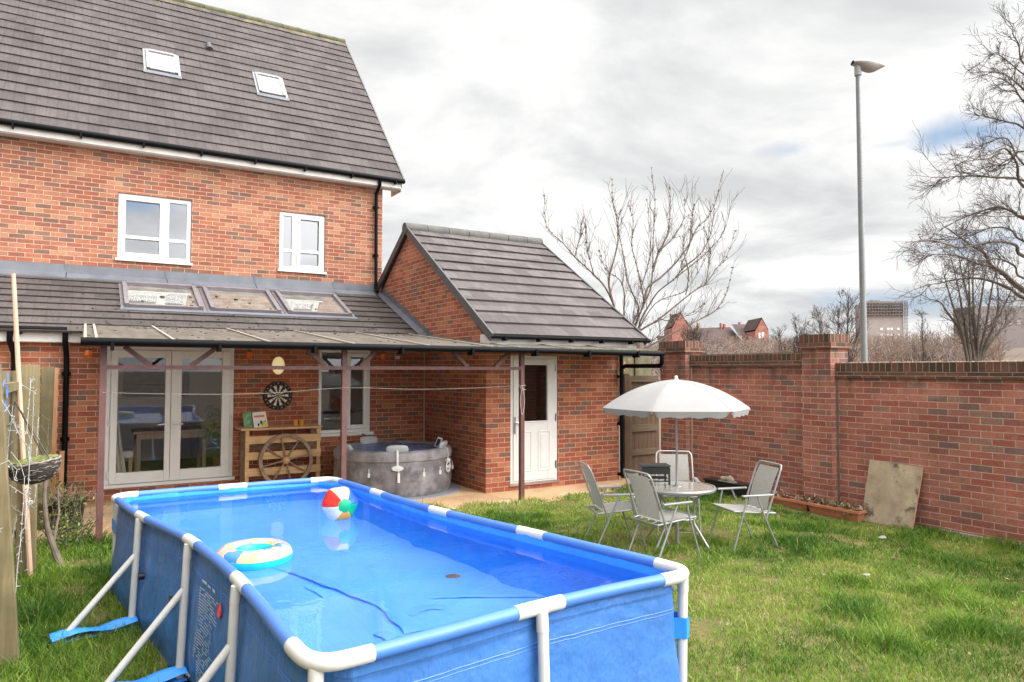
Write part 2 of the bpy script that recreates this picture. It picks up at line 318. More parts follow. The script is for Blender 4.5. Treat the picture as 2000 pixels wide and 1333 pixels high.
plain('page_white', (.78, .75, .70), .4, var=.05)
plain('page_yellow', (.60, .52, .10), .4, var=.25, vs=25)
plain('wicker', (.045, .035, .028), .85, var=.6, vs=30, bump=.7, bs=60, stretch=(1, 1, 4))
plain('wicker_pale', (.22, .185, .15), .85, var=.4, vs=30)
plain('chain', (.05, .035, .025), .6)
plain('moss_green', (.15, .165, .05), 1, var=.5, vs=30, bump=.8)
plain('wire_white', (.36, .37, .35), .5)
plain('peg_blue', (.12, .22, .55), .5)
plain('bbq', (.016, .016, .018), .45, var=.3)
plain('bbq_top', (.07, .07, .075), .5, var=.3)
plain('shoe', (.38, .30, .23), .9, var=.3)
plain('clear_plastic', (.55, .58, .6), .2, var=.2)
plain('stone_pale', (.36, .32, .27), .9, var=.2)
plain('tar_leaf', (.03, .025, .03), .7)
plain('corner_mastic', (.42, .33, .23), .9, var=.1)
plain('joint_dark', (.16, .13, .1), .95, var=.2)
m, t, b = _new('bulkhead'); b.inputs['Base Color'].default_value = (.75, .66, .42, 1); b.inputs['Roughness'].default_value = .35
b.inputs['Emission Color'].default_value = (1, .78, .38, 1); b.inputs['Emission Strength'].default_value = .45; MATS['bulkhead'] = m
# lawn and patio
m, t, b = _new('lawn'); ob = _co(t)
c = _mix(t, _mr(t, _nz(t, 1.1, 5, ob, .6), .35, .65, 0, 1), (.10, .125, .03), (.22, .175, .075))
c = _mix(t, _mr(t, _nz(t, 26, 5, ob, .7), .42, .7, 0, .8), c, (.07, .055, .03))
t.links.new(c, b.inputs['Base Color']); b.inputs['Roughness'].default_value = 1; b.inputs['Specular IOR Level'].default_value = .1; _bump(t, b, _nz(t, 60, 4, ob), .8, .02); MATS['lawn'] = m
m, t, b = _new('grass'); at_ = t.nodes.new('ShaderNodeAttribute'); at_.attribute_name = 'tint'
rp = t.nodes.new('ShaderNodeValToRGB'); t.links.new(at_.outputs['Fac'], rp.inputs[0])
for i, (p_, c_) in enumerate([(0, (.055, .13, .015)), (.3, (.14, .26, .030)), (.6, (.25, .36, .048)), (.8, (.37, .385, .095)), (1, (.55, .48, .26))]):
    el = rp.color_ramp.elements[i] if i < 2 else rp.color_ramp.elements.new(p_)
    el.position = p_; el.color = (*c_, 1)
t.links.new(rp.outputs[0], b.inputs['Base Color']); b.inputs['Roughness'].default_value = .6; b.inputs['Specular IOR Level'].default_value = .25
tl = t.nodes.new('ShaderNodeBsdfTranslucent'); t.links.new(rp.outputs[0], tl.inputs[0]); ms = t.nodes.new('ShaderNodeMixShader'); ms.inputs[0].default_value = .3
t.links.new(b.outputs[0], ms.inputs[1]); t.links.new(tl.outputs[0], ms.inputs[2]); t.links.new(ms.outputs[0], t.nodes['Material Output'].inputs[0]); MATS['grass'] = m
brick('patio', [(0, (.56, .36, .2)), (.3, (.60, .41, .25)), (.6, (.52, .33, .19)), (.85, (.62, .44, .29))], (.36, .26, .16), bw=.6, bh=.6, bloom=.35, ms=.004, stain=(.3, .22, .13), stain_amt=.35)
# ------------------------------------------------------------------ mesh helpers
class MB:
    def __init__(s): s.v = []; s.f = []; s.uv = []; s.m = []; s.cm = 0
    def add(s, pts): i = len(s.v); s.v.extend(Vector(p) for p in pts); return i
    def auto(s, idx):
        P = [s.v[i] for i in idx]
        n = Vector((0, 0, 0))
        for i in range(len(P)):
            a, b = P[i], P[(i+1) % len(P)]; n += Vector(((a.y-b.y)*(a.z+b.z), (a.z-b.z)*(a.x+b.x), (a.x-b.x)*(a.y+b.y)))
        if n.length < 1e-12: n = Vector((0, 0, 1))
        n.normalize()
        if abs(n.z) > .97: return [(p.x, p.y) for p in P]
        t_ = Vector((-n.y, n.x, 0)).normalized()
        if abs(t_.x) > abs(t_.y):
            if t_.x < 0: t_ = -t_
        elif t_.y < 0: t_ = -t_
        b_ = Vector((0, 0, 1)) - n*n.z; b_.normalize()
        return [(p.dot(t_), p.dot(b_)) for p in P]
    def fi(s, idx, uv=None):
        s.f.append(tuple(idx)); s.uv.append(uv or s.auto(idx)); s.m.append(s.cm)
    def face(s, pts, uv=None): i = s.add(pts); s.fi(range(i, i+len(pts)), uv)
    def box(s, x0, x1, y0, y1, z0, z1):
        i = s.add([(x0, y0, z0), (x1, y0, z0), (x1, y1, z0), (x0, y1, z0), (x0, y0, z1), (x1, y0, z1), (x1, y1, z1), (x0, y1, z1)])
        for q in ((0, 3, 2, 1), (4, 5, 6, 7), (0, 1, 5, 4), (1, 2, 6, 5), (2, 3, 7, 6), (3, 0, 4, 7)): s.fi([i+k for k in q])
    def bar(s, p, q, w, h, up=(0, 0, 1)):
        p, q = Vector(p), Vector(q); d = (q-p).normalized(); u = Vector(up)
        if abs(d.dot(u)) > .98: u = Vector((0, 1, 0))
        x = d.cross(u).normalized(); y = x.cross(d).normalized(); x = x*w/2; y = y*h/2
        i = s.add([p-x-y, p+x-y, p+x+y, p-x+y, q-x-y, q+x-y, q+x+y, q-x+y])
        for k in ((0, 3, 2, 1), (4, 5, 6, 7), (0, 1, 5, 4), (1, 2, 6, 5), (2, 3, 7, 6), (3, 0, 4, 7)): s.fi([i+j for j in k])
    def tube(s, pts, r, n=8, cap=True, closed=False):
        P = [Vector(p) for p in pts]; k = len(P); rr = r if isinstance(r, (list, tuple)) else [r]*k
        base = len(s.v); ref = None; L = 0; Ls = []
        for j in range(k):
            if closed: d = P[(j+1) % k]-P[j-1]
            else: d = P[min(j+1, k-1)]-P[max(j-1, 0)]
            if d.length < 1e-9: d = Vector((0, 0, 1))
            d.normalize()
            if ref is None: ref = Vector((0, 0, 1)) if abs(d.z) < .9 else Vector((1, 0, 0))
            x = d.cross(ref).normalized(); y = x.cross(d).normalized(); ref = y
            if j: L += (P[j]-P[j-1]).length
            Ls.append(L)
            for a in range(n):
                c = 2*math.pi*a/n; s.v.append(P[j] + x*(math.cos(c)*rr[j]) + y*(math.sin(c)*rr[j]))
        for j in range(k if closed else k-1):
            j2 = (j+1) % k; l2 = Ls[j2] if j2 else L+.1
            for a in range(n):
                a2 = (a+1) % n; ru = rr[j]*6.28/n
                s.fi((base+j*n+a, base+j*n+a2, base+j2*n+a2, base+j2*n+a), [(a*ru, Ls[j]), ((a+1)*ru, Ls[j]), ((a+1)*ru, l2), (a*ru, l2)])
        if cap and not closed:
            s.fi([base+a for a in reversed(range(n))]); s.fi([base+(k-1)*n+a for a in range(n)])
    def lathe(s, prof, n, c=(0, 0, 0), a0=0, a1=2*math.pi, close=True):
        c = Vector(c); base = len(s.v); full = abs(a1-a0-2*math.pi) < 1e-6; m = n if full else n+1
        for (r, z) in prof:
            for a in range(m):
                t_ = a0+(a1-a0)*a/n; s.v.append(c+Vector((r*math.cos(t_), r*math.sin(t_), z)))
        for j in range(len(prof)-1):
            for a in range(n):
                a2 = (a+1) % m if full else a+1
                s.fi((base+j*m+a, base+j*m+a2, base+(j+1)*m+a2, base+(j+1)*m+a))
    def grid(s, fn, nu, nv, closeu=False):
        base = len(s.v); m = nu if closeu else nu+1
        for j in range(nv+1):
            for i in range(m): s.v.append(Vector(fn(i/nu, j/nv)))
        for j in range(nv):
            for i in range(nu):
                i2 = (i+1) % m; s.fi((base+j*m+i, base+j*m+i2, base+(j+1)*m+i2, base+(j+1)*m+i))
    def ball(s, c, r, n=10, sc=(1, 1, 1)):
        c = Vector(c); s.grid(lambda u, v: c+Vector((r*sc[0]*math.sin(math.pi*v)*math.cos(2*math.pi*u), r*sc[1]*math.sin(math.pi*v)*math.sin(2*math.pi*u), r*sc[2]*math.cos(math.pi*v))), n, max(4, n//2), True)
    def build(s, name, mats, parent=None, smooth=False, loc=None, bevel=0, world=True):
        me = bpy.data.meshes.new(name); sh = Vector((0, 0, 0))
        if parent is not None and world: sh = SHIFT.get(parent.name, sh)
        if loc is not None: sh = Vector(loc)
        me.from_pydata([tuple(v-sh) for v in s.v], [], s.f)
        ul = me.uv_layers.new(name='UVMap'); flat = np.array([c for u in s.uv for c in u], 'f').ravel()
        ul.data.foreach_set('uv', flat)
        for mm in (mats if isinstance(mats, (list, tuple)) else [mats]): me.materials.append(MATS[mm])
        me.polygons.foreach_set('material_index', s.m)
        if smooth: me.polygons.foreach_set('use_smooth', [True]*len(s.f)); me.set_sharp_from_angle(angle=R(38))
        o = bpy.data.objects.new(name, me); COL.objects.link(o)
        if parent is not None: o.parent = parent; SHIFT[o.name] = SHIFT.get(parent.name, Vector((0, 0, 0))) if world else Vector((0, 0, 0))
        elif loc is not None: o.location = loc; SHIFT[o.name] = Vector(loc)
        if bevel:
            bv = o.modifiers.new('bevel', 'BEVEL'); bv.width = bevel; bv.segments = 2; bv.limit_method = 'ANGLE'
        return o
SHIFT = {}
def tag(o, label=None, cat=None, group=None, kind=None):
    if label: o['label'] = label
    if cat: o['category'] = cat
    if group: o['group'] = group
    if kind: o['kind'] = kind
    return o
def thing(name, label, cat, loc=(0, 0, 0), rotz=0, group=None, world=True):
    o = bpy.data.objects.new(name, None); COL.objects.link(o); o.location = loc; o.rotation_euler = (0, 0, rotz); o.empty_display_size = .2
    SHIFT[o.name] = Vector(loc) if world else Vector((0, 0, 0))
    return tag(o, label, cat, group)
def dup(root, loc, rotz, label, scale=None):
    r = root.copy(); COL.objects.link(r); r.location = loc; r.rotation_euler = (0, 0, rotz); r['label'] = label
    for ch in list(root.children):
        c = ch.copy(); COL.objects.link(c); c.parent = r
        for g in list(ch.children):
            d = g.copy(); COL.objects.link(d); d.parent = c
    return r
def wall_front(mb, y, x0, x1, z0, z1, holes=(), rev=.1, top=None):
    """brick face looking towards -Y with rectangular openings and their reveals"""
    xs = sorted({x0, x1, *[h[0] for h in holes], *[h[1] for h in holes]}); zs = sorted({z0, z1, *[h[2] for h in holes], *[h[3] for h in holes]})
    for i in range(len(xs)-1):
        for j in range(len(zs)-1):
            a, b_, c, d = xs[i], xs[i+1], zs[j], zs[j+1]
            if any(h[0] <= a and b_ <= h[1] and h[2] <= c and d <= h[3] for h in holes): continue
            mb.face([(a, y, c), (b_, y, c), (b_, y, d), (a, y, d)])
    for h in holes:
        a, b_, c, d = h; Y = y+rev
        mb.face([(a, y, c), (a, y, d), (a, Y, d), (a, Y, c)]); mb.face([(b_, y, c), (b_, Y, c), (b_, Y, d), (b_, y, d)])
        mb.face([(a, y, d), (b_, y, d), (b_, Y, d), (a, Y, d)]); mb.face([(a, y, c), (a, Y, c), (b_, Y, c), (b_, y, c)])
def frame_rect(mb, x0, x1, z0, z1, y0, y1, t_, tb=None):
    tb = tb or t_
    mb.box(x0, x0+t_, y0, y1, z0, z1); mb.box(x1-t_, x1, y0, y1, z0, z1)
    mb.box(x0+t_, x1-t_, y0, y1, z0, z0+tb); mb.box(x0+t_, x1-t_, y0, y1, z1-t_, z1)
def stepped_roof(mb, x0, x1, ye, ze, yr, zr, n, th=.022):
    """courses of tiles from the eave (ye,ze) up to the ridge (yr,zr)"""
    d = Vector((0, yr-ye, zr-ze)); L = d.length; d /= L; nn = Vector((0, -d.z, d.y))
    if nn.z < 0: nn = -nn
    g = L/n
    for i in range(n):
        a = Vector((0, ye, ze))+d*(g*i); b_ = Vector((0, ye, ze))+d*(g*(i+1)+(0.02 if i < n-1 else 0))
        jit = .003*math.sin(i*12.9)
        lo = a+nn*(th+jit); hi = b_+nn*.001
        X0, X1 = Vector((x0, 0, 0)), Vector((x1, 0, 0)); s_ = .15*(i % 2); tw = .30; q = math.floor(x0/tw)*tw+s_
        while q < x1:           # single tiles, each lying a little differently
            xa, xb = max(q, x0)+.0015, min(q+tw, x1)-.0015; q += tw
            if xb-xa < .02: continue
            w0 = nn*(.0035*mnoise.noise((xa*7.3, i*3.7, n))); w1 = w0+nn*(.003*mnoise.noise((xa*5.1, i*9.7, 4))); sl = d*(.004*mnoise.noise((xa*4.7, i*5.3, 8)))
            A, B = Vector((xa, 0, 0)), Vector((xb, 0, 0)); l0, l1 = lo+w0+sl+A, lo+w1+sl+B
            mb.face([l0, l1, hi+B, hi+A], [(xa+.0001, g*i), (xb, g*i), (xb, g*(i+1)), (xa, g*(i+1))])
            mb.face([a-nn*.006+sl+A, a-nn*.006+sl+B, l1, l0], [(xa, g*i)]*4)
        mb.face([a-nn*.006+X0, a-nn*.006+X1, b_-nn*.006+X1, b_-nn*.006+X0], [(x0, g*i)]*4)
        for X in (X0, X1): mb.face([a-nn*.004+X, lo+X, hi+X], [(0, 0)]*3)
    return d, nn
def spline(pts, n=8, closed=False):
    P = [Vector(p) for p in pts]; out = []; k = len(P)
    for i in range(k if closed else k-1):
        g = (lambda j: P[j % k]) if closed else (lambda j: P[min(max(j, 0), k-1)])
        a, b_, c, d = g(i-1), g(i), g(i+1), g(i+2)
        for q in range(n):
            t_ = q/n; out.append(.5*((2*b_)+(c-a)*t_+(2*a-5*b_+4*c-d)*t_*t_+(3*b_-a-3*c+d)*t_**3))
    if not closed: out.append(P[-1])
    return out
# ================================================================== SETTING: ground, patio
mb = MB(); mb.face([(-700, -700, -.12), (700, -700, -.12), (700, 700, -.12), (-700, 700, -.12)]); tag(mb.build('ground', 'hill'), kind='structure')
mb = MB(); mb.box(-9, 3.2, -1.05, 2.6, -.1, 0.0); tag(mb.build('patio', 'patio'), kind='structure')
PX, PY, PA = -4.985, -2.472, .089
ca, sa = math.cos(PA), math.sin(PA)
def pool_local(x, y): dx, dy = x-PX, y-PY; return dx*ca+dy*sa, dx*sa-dy*ca      # (a across, b towards the viewer)
EDGE = [(-9, -.40), (-5.2, -.44), (-4.4, -.6), (-.86, -.70), (.37, -.98), (.98, -.90), (1.93, -.69), (2.83, -.62), (3.3, -.6)]
def lawn_edge(x):
    for (a, b_), (c, d) in zip(EDGE, EDGE[1:]):
        if a <= x <= c: return b_+(d-b_)*(x-a)/(c-a) + .035*mnoise.noise((x*3.1, 1.7, 0))
    return -.6
def under_pool(x, y):
    a, b = pool_local(x, y); return 1 if (.1 < a < 1.85 and -.05 < b < 4.4) else 0
def lawn_z(x, y): return .012+.018*mnoise.noise((x*.9, y*.9, 3)) + .012*mnoise.noise((x*3.3, y*3.3, 7))
mb = MB(); NXL, NYL = 150, 130
mb.grid(lambda u, v: (lambda x: (lambda y: (x, y, max(lawn_z(x, y), .004)-.03*(v > .985)-.06*under_pool(x, y)))(-14+(lawn_edge(x)+14)*v**.8))(-9+12.25*u), NXL, NYL)
tag(mb.build('lawn', 'lawn', smooth=True), kind='structure')

# ================================================================== HOUSE
YU, YL = 4.42, 2.238
house = thing('brick_house', 'red brick house with steep grey tiled roof and a tiled lean-to behind the pool', 'house', (-4, 4.4, 0))
W1 = (-4.78, -3.62, 3.74, 4.91); W2 = (-2.07, -1.19, 3.755, 4.91)
mb = MB(); wall_front(mb, YU, -10, 0, 2.5, 5.62, [W1, W2])
mb.face([(0, YU, 0), (0, 12.3, 0), (0, 12.3, 5.6), (0, 8.23, 10.2), (0, YU, 5.62)]); mb.face([(-10, YU, 0), (-10, YU, 5.62), (-10, 8.23, 10.2), (-10, 12.3, 5.6), (-10, 12.3, 0)])
mb.face([(0, 12.3, 0), (-10, 12.3, 0), (-10, 12.3, 5.6), (0, 12.3, 5.6)])
mb.build('wall', 'brick_house', house)
mb = MB(); d_, n_ = stepped_roof(mb, -10.2, .36, 4.16, 5.765, 8.233, 10.367, 20, .026); stepped_roof(mb, -10.2, .36, 12.35, 5.7, 8.233, 10.367, 20, .026)
roof = mb.build('roof', 'tile_main', house)
mb = MB()
x = -10.2
while x < .34: mb.lathe([(.105, 0), (.105, .448)], 10, (0, 0, 0), 0, math.pi) if False else None; x2 = min(x+.45, .38); mb.tube([(x, 8.233, 10.335), (x2-.008, 8.233, 10.343)], .088, 10); x = x2
mb.build('ridge_tile', 'ridge_moss', roof, smooth=True)
mb = MB(); mb.bar((.375, 4.14, 5.745), (.375, 8.233, 10.365), .03, .06); mb.build('verge', 'verge_pale', roof)
mb = MB(); mb.box(-10.2, .33, 4.19, 4.22, 5.615, 5.765); mb.box(-10.2, .33, 4.22, YU, 5.60, 5.622); mb.box(.315, .335, 4.19, 4.75, 5.56, 5.80); mb.build('fascia', 'fascia', house)
def gutter(x0, x1, y, z, r, parent, brk=.9, name='gutter'):
    mb = MB(); mb.tube([(x0, y, z), (x1, y, z)], r, 10); x = x0+.25
    while x < x1: mb.box(x-.014, x+.014, y-r-.006, y+r+.03, z-r-.03, z+.012); x += brk
    return mb.build(name, 'black_pvc', parent, smooth=True)
gutter(-10.2, .36, 4.135, 5.755, .05, house, .92)
def pipe(pts, r, name, parent, brk=()):
    mb = MB(); mb.tube(pts, r, 10)
    for (x, y, z) in brk: mb.box(x-r-.02, x+r+.02, y-.01, y+r+.03, z-.022, z+.022); mb.tube([(x, y, z-.03), (x, y, z+.03)], r+.008, 10)
    return mb.build(name, 'black_pvc', parent, smooth=True)
pipe([(-.16, 4.14, 5.74), (-.16, 4.16, 5.62), (-.165, 4.34, 5.47), (-.16, 4.35, 5.3), (-.15, 4.35, 3.53), (-.15, 4.25, 3.44)], .034, 'downpipe', house, [(-.16, 4.35, 5.2), (-.155, 4.35, 4.2)])
# roof windows and vent in the steep slope
def on_roof(e, d, n, x, s, h=0): return Vector((x, e[0], e[1])) + d*s + n*h
def roof_window(e, d, n, x0, x1, s0, s1, parent, mats, fr=.055, hgt=.06, gl='glass_sky2', bl='blind_bright', name='roof_window'):
    mb = MB(); P = lambda x, s, h: on_roof(e, d, n, x, s, h)
    def slab(a, b_, c, q, h0, h1):
        i = mb.add([P(a, c, h0), P(b_, c, h0), P(b_, q, h0), P(a, q, h0), P(a, c, h1), P(b_, c, h1), P(b_, q, h1), P(a, q, h1)])
        for k in ((0, 3, 2, 1), (4, 5, 6, 7), (0, 1, 5, 4), (1, 2, 6, 5), (2, 3, 7, 6), (3, 0, 4, 7)): mb.fi([i+j for j in k])
    slab(x0, x0+fr, s0, s1, 0, hgt); slab(x1-fr, x1, s0, s1, 0, hgt); slab(x0+fr, x1-fr, s0, s0+fr*.8, 0, hgt*.8); slab(x0+fr, x1-fr, s1-fr*1.3, s1, 0, hgt*1.15)
    slab(x0-.05, x0-.002, s0-.05, s1+.03, 0, .03); slab(x1+.002, x1+.05, s0-.05, s1+.03, 0, .03)
    o = mb.build(name, mats, parent)
    mb = MB(); slab(x0-.06, x1+.06, s0-.16, s0-.052, 0, .034); mb.build('flashing_apron', 'lead', o)
    mb = MB(); mb.face([P(x0+fr, s0+fr*.8, .042), P(x1-fr, s0+fr*.8, .042), P(x1-fr, s1-fr, .042), P(x0+fr, s1-fr, .042)]); mb.build('pane', gl, o)
    mb = MB(); mb.face([P(x0+fr, s0+fr*.8, .034), P(x1-fr, s0+fr*.8, .034), P(x1-fr, s1-fr, .034), P(x0+fr, s1-fr, .034)]); mb.build('blind', bl, o)
    return o
E0 = (4.16, 5.765)
def s_of(y): return (y-4.16)/d_.y
roof_window(E0, d_, n_, -4.31, -3.75, s_of(5.875), s_of(6.376), house, 'alu_grey')
roof_window(E0, d_, n_, -2.205, -1.665, s_of(5.85), s_of(6.37), house, 'alu_grey')
mb = MB(); vp = on_roof(E0, d_, n_, -3.06, s_of(6.88), .02); mb.tube([vp-d_*.12, vp+d_*.1+Vector((0, 0, .01))], [.075, .055], 10); mb.build('roof_vent', 'verge_dark', house, smooth=True)
def upper_window(Wn, sash_left, split):
    x0, x1, z0, z1 = Wn; y0 = YU+.03; y1 = YU+.10
    mb = MB(); frame_rect(mb, x0+.004, x1-.004, z0+.03, z1-.004, y0, y1, .05); xm = x0+(x1-x0)*split
    mb.box(xm-.035, xm+.035, y0, y1, z0+.08, z1-.054); o = mb.build('window', 'upvc', house, bevel=.004)
    zt = z0+.03+(z1-z0)*.33
    for k, (a, b_) in enumerate(((x0+.055, xm-.036), (xm+.036, x1-.055))):
        mb = MB(); sash = (k == 0) == sash_left; t_ = .06 if sash else .02; yy = y0-.018 if sash else y0+.01
        frame_rect(mb, a, b_, z0+.081, z1-.055, yy, y1-.01, t_); mb.box(a+t_, b_-t_, yy+.004, y1-.01, zt-.028, zt+.028); mb.build('sash', 'upvc', o, bevel=.004)
        mb = MB(); mb.face([(a+t_*.6, y0+.045, z0+.085), (b_-t_*.6, y0+.045, z0+.085), (b_-t_*.6, y0+.045, z1-.06), (a+t_*.6, y0+.045, z1-.06)]); mb.build('pane', 'glass_win', o)
    mb = MB(); mb.box(x0-.03, x1+.03, YU-.045, y1, z0-.012, z0+.029); mb.build('sill', 'upvc', o, bevel=.004)
upper_window(W1, True, .64); upper_window(W2, False, .34)
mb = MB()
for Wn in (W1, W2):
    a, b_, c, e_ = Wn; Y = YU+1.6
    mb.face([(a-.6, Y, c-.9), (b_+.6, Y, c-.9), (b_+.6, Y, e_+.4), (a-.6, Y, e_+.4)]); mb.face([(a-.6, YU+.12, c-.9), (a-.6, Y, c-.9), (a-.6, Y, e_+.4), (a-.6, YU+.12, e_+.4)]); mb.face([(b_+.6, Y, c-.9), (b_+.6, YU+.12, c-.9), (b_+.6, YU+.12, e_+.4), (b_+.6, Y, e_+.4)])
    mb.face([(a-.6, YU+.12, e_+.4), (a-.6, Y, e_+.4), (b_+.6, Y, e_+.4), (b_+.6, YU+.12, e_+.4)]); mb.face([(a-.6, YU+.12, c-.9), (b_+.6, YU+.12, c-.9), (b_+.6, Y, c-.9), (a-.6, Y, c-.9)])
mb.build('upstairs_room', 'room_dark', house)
# ---- lean-to
D1 = (-4.95, -3.22, .165, 2.20); K1 = (-1.905, -1.01, .775, 2.20)
mb = MB(); wall_front(mb, YL, -10, 0, -.05, 2.42, [D1, K1]); mb.build('lean_to_wall', 'brick_lean', house)
mb = MB(); dl, nl = stepped_roof(mb, -10.2, -.012, 1.98, 2.365, 4.395, 3.405, 9, .022); lroof = mb.build('lean_to_roof', 'tile_lean', house)
EL = (1.98, 2.365)
def s_l(y): return (y-1.98)/dl.y
for a, b_ in ((-4.71, -3.585), (-3.475, -2.35), (-2.235, -1.10)):
    roof_window(EL, dl, nl, a, b_, s_l(3.0), s_l(4.045), house, 'skyframe', .065, .085, 'glass_sky', 'blind', 'skylight')
mb = MB(); x = -10.0; k = 0
while x < -.2:
    x2 = min(x+1.5, -.16); j = .006*((k*7) % 3)
    i = mb.add([(x, 4.412, 3.60), (x2-.012, 4.412, 3.60), (x2-.012, 4.405-j, 3.46), (x, 4.405-j, 3.46), (x2-.012, 4.235-j, 3.372), (x, 4.235-j, 3.372), (x2-.012, 4.235-j, 3.345), (x, 4.235-j, 3.345)])
    mb.fi((i, i+3, i+2, i+1)); mb.fi((i+3, i+5, i+4, i+2)); mb.fi((i+5, i+7, i+6, i+4)); mb.box(x2-.03, x2+.01, 4.398, 4.416, 3.46, 3.605); x = x2; k += 1
mb.build('lead_flashing', 'lead', house)
mb = MB(); rng = random.Random(5); y = 4.38
while y > 2.0:          # stepped lead soakers up the annex wall
    z = EL[1]+(y-1.98)*dl.z/dl.y
    mb.face([(-.006, y, z+.01), (-.006, y-.21, z-.08), (-.006, y-.19, z+.10), (-.006, y-.02, z+.13)]); y -= .19
mb.face([(-.15, 4.36, 3.425), (-.006, 4.36, 3.44), (-.006, 2.02, 2.44), (-.15, 2.02, 2.42)])
mb.build('soaker', 'lead', house)
mb = MB(); mb.box(-10.2, -.05, 2.085, 2.11, 2.235, 2.395); mb.box(-10.2, -.05, 2.11, YL, 2.225, 2.24); mb.build('fascia', 'fascia', house)
gutter(-10.2, -5.43, 2.03, 2.40, .042, house, .8)
pipe([(-5.45, 2.03, 2.37), (-5.45, 2.04, 2.24), (-5.435, 2.17, 2.08), (-5.43, 2.175, 1.95), (-5.42, 2.175, .03)], .036, 'downpipe', house, [(-5.43, 2.175, 1.8), (-5.425, 2.175, .9)])
pipe([(-6.07, 2.03, 2.37), (-6.07, 2.04, 2.24), (-6.03, 2.17, 2.08), (-6.02, 2.175, 1.95), (-6.02, 2.175, .03)], .036, 'downpipe', house, [(-6.02, 2.175, 1.7)])
mb = MB(); mb.box(-.024, -.001, YL-.02, YL+.002, 0.02, 2.2); mb.build('corner_joint', 'corner_mastic', house)
# french door
fd = None
mb = MB(); x0, x1, z0, z1 = D1; y0, y1 = YL+.015, YL+.085
frame_rect(mb, x0+.004, x1-.004, z0+.05, z1-.004, y0, y1, .055); mb.box(x0-.0, x1+.02, YL-.05, y1, z0+.002, z0+.048); fd = mb.build('french_door', 'upvc', house, bevel=.004)
for (a, b_, ga, gb, hx, hd) in ((x0+.062, -4.112, -4.80, -4.185, -4.155, -1), (-4.106, x1-.062, -3.965, -3.40, -4.065, 1)):
    mb = MB(); zb, zt_ = z0+.055, z1-.062; yy0, yy1 = YL-.008, YL+.075; g0, g1 = .375, 2.03
    mb.box(a, ga, yy0, yy1, zb, zt_); mb.box(gb, b_, yy0, yy1, zb, zt_); mb.box(ga, gb, yy0, yy1, zb, g0); mb.box(ga, gb, yy0, yy1, g1, zt_); leaf = mb.build('door_leaf', 'upvc', fd, bevel=.005)
    mb = MB(); mb.face([(ga, YL+.03, g0), (gb, YL+.03, g0), (gb, YL+.03, g1), (ga, YL+.03, g1)]); mb.build('pane', 'glass_door', fd)
    mb = MB(); mb.box(hx-.016, hx+.016, yy0-.012, yy0, .86, 1.10); mb.tube([(hx, yy0-.005, 1.055), (hx, yy0-.05, 1.055), (hx+hd*.03, yy0-.055, 1.055), (hx+hd*.125, yy0-.055, 1.05)], .012, 8); mb.cm = 1; mb.tube([(hx, yy0-.011, .93), (hx, yy0-.016, .93)], .008, 8); mb.build('handle', ['upvc', 'steel'], fd, smooth=True)
    mb = MB()
    for hz in (.35, 1.1, 1.95): xx = a-.012 if hd < 0 else b_+.012; mb = MB(); mb.tube([(xx, yy0-.006, hz-.05), (xx, yy0-.006, hz+.05)], .014, 8); mb.build('hinge', 'upvc', fd, smooth=True)
# kitchen window
mb = MB(); x0, x1, z0, z1 = K1; y0, y1 = YL+.02, YL+.09
frame_rect(mb, x0+.004, x1-.004, z0+.03, z1-.004, y0, y1, .05); mb.box(-1.50, -1.44, y0, y1, z0+.08, z1-.054); kw = mb.build('window', 'upvc', house, bevel=.004)
mb = MB(); frame_rect(mb, -1.435, x1-.058, z0+.085, z1-.06, y0-.03, y1-.02, .07); mb.build('sash', 'upvc', kw, bevel=.005)
mb = MB(); mb.box(x0-.03, x1+.045, YL-.05, y1, z0-.02, z0+.029); mb.build('sill', 'upvc', kw, bevel=.004)
for a, b_ in ((x0+.054, -1.5), (-1.368, x1-.125)):
    mb = MB(); mb.face([(a, y0+.03, z0+.08), (b_, y0+.03, z0+.08), (b_, y0+.03, z1-.055), (a, y0+.03, z1-.055)]); mb.build('pane', 'glass_door', kw)
# rooms behind the glass
mb = MB(); Y0, Y1 = YL+.12, 5.4
mb.face([(-7, Y1, 0), (-2.75, Y1, 0), (-2.75, Y1, 2.34), (-7, Y1, 2.34)]); mb.face([(-2.65, Y1-.8, 0), (-.1, Y1-.8, 0), (-.1, Y1-.8, 2.34), (-2.65, Y1-.8, 2.34)])
mb.box(-2.75, -2.65, Y0, Y1, 0, 2.34); mb.face([(-7, Y0, 0), (-7, Y1, 0), (-7, Y1, 2.34), (-7, Y0, 2.34)]); mb.face([(-.1, Y0, 0), (-.1, Y0, 2.34), (-.1, Y1, 2.34), (-.1, Y1, 0)]); mb.face([(-7, Y0, 2.34), (-7, Y1, 2.34), (-.1, Y1, 2.34), (-.1, Y0, 2.34)])
mb.build('inner_wall', 'room_wall', house)
mb = MB(); mb.face([(-7, Y0-.02, .17), (-.1, Y0-.02, .17), (-.1, Y1, .17), (-7, Y1, .17)]); mb.build('inner_floor', 'room_floor', house)
t_ = thing('dining_table', 'pale wooden dining table seen inside through the french doors', 'table', (-3.9, 3.3, .17))
mb = MB(); mb.box(-4.55, -3.45, 2.95, 3.7, .86, .90); mb.build('tabletop', 'oak', t_, bevel=.004)
mb = MB(); mb.box(-4.5, -3.5, 3.0, 3.65, .77, .858); mb.build('apron', 'oak', t_)
for lx in (-4.5, -3.56):
    for ly in (3.0, 3.58): mb = MB(); mb.box(lx, lx+.06, ly, ly+.06, .172, .77); mb.build('leg', 'oak', t_)
t_ = thing('dining_stool', 'cream padded stool beside the curtain behind the french doors', 'stool', (-4.72, 2.9, .17))
mb = MB(); mb.box(-4.92, -4.55, 2.75, 3.1, .52, .63); mb.build('seat', 'curtain', t_, bevel=.03)
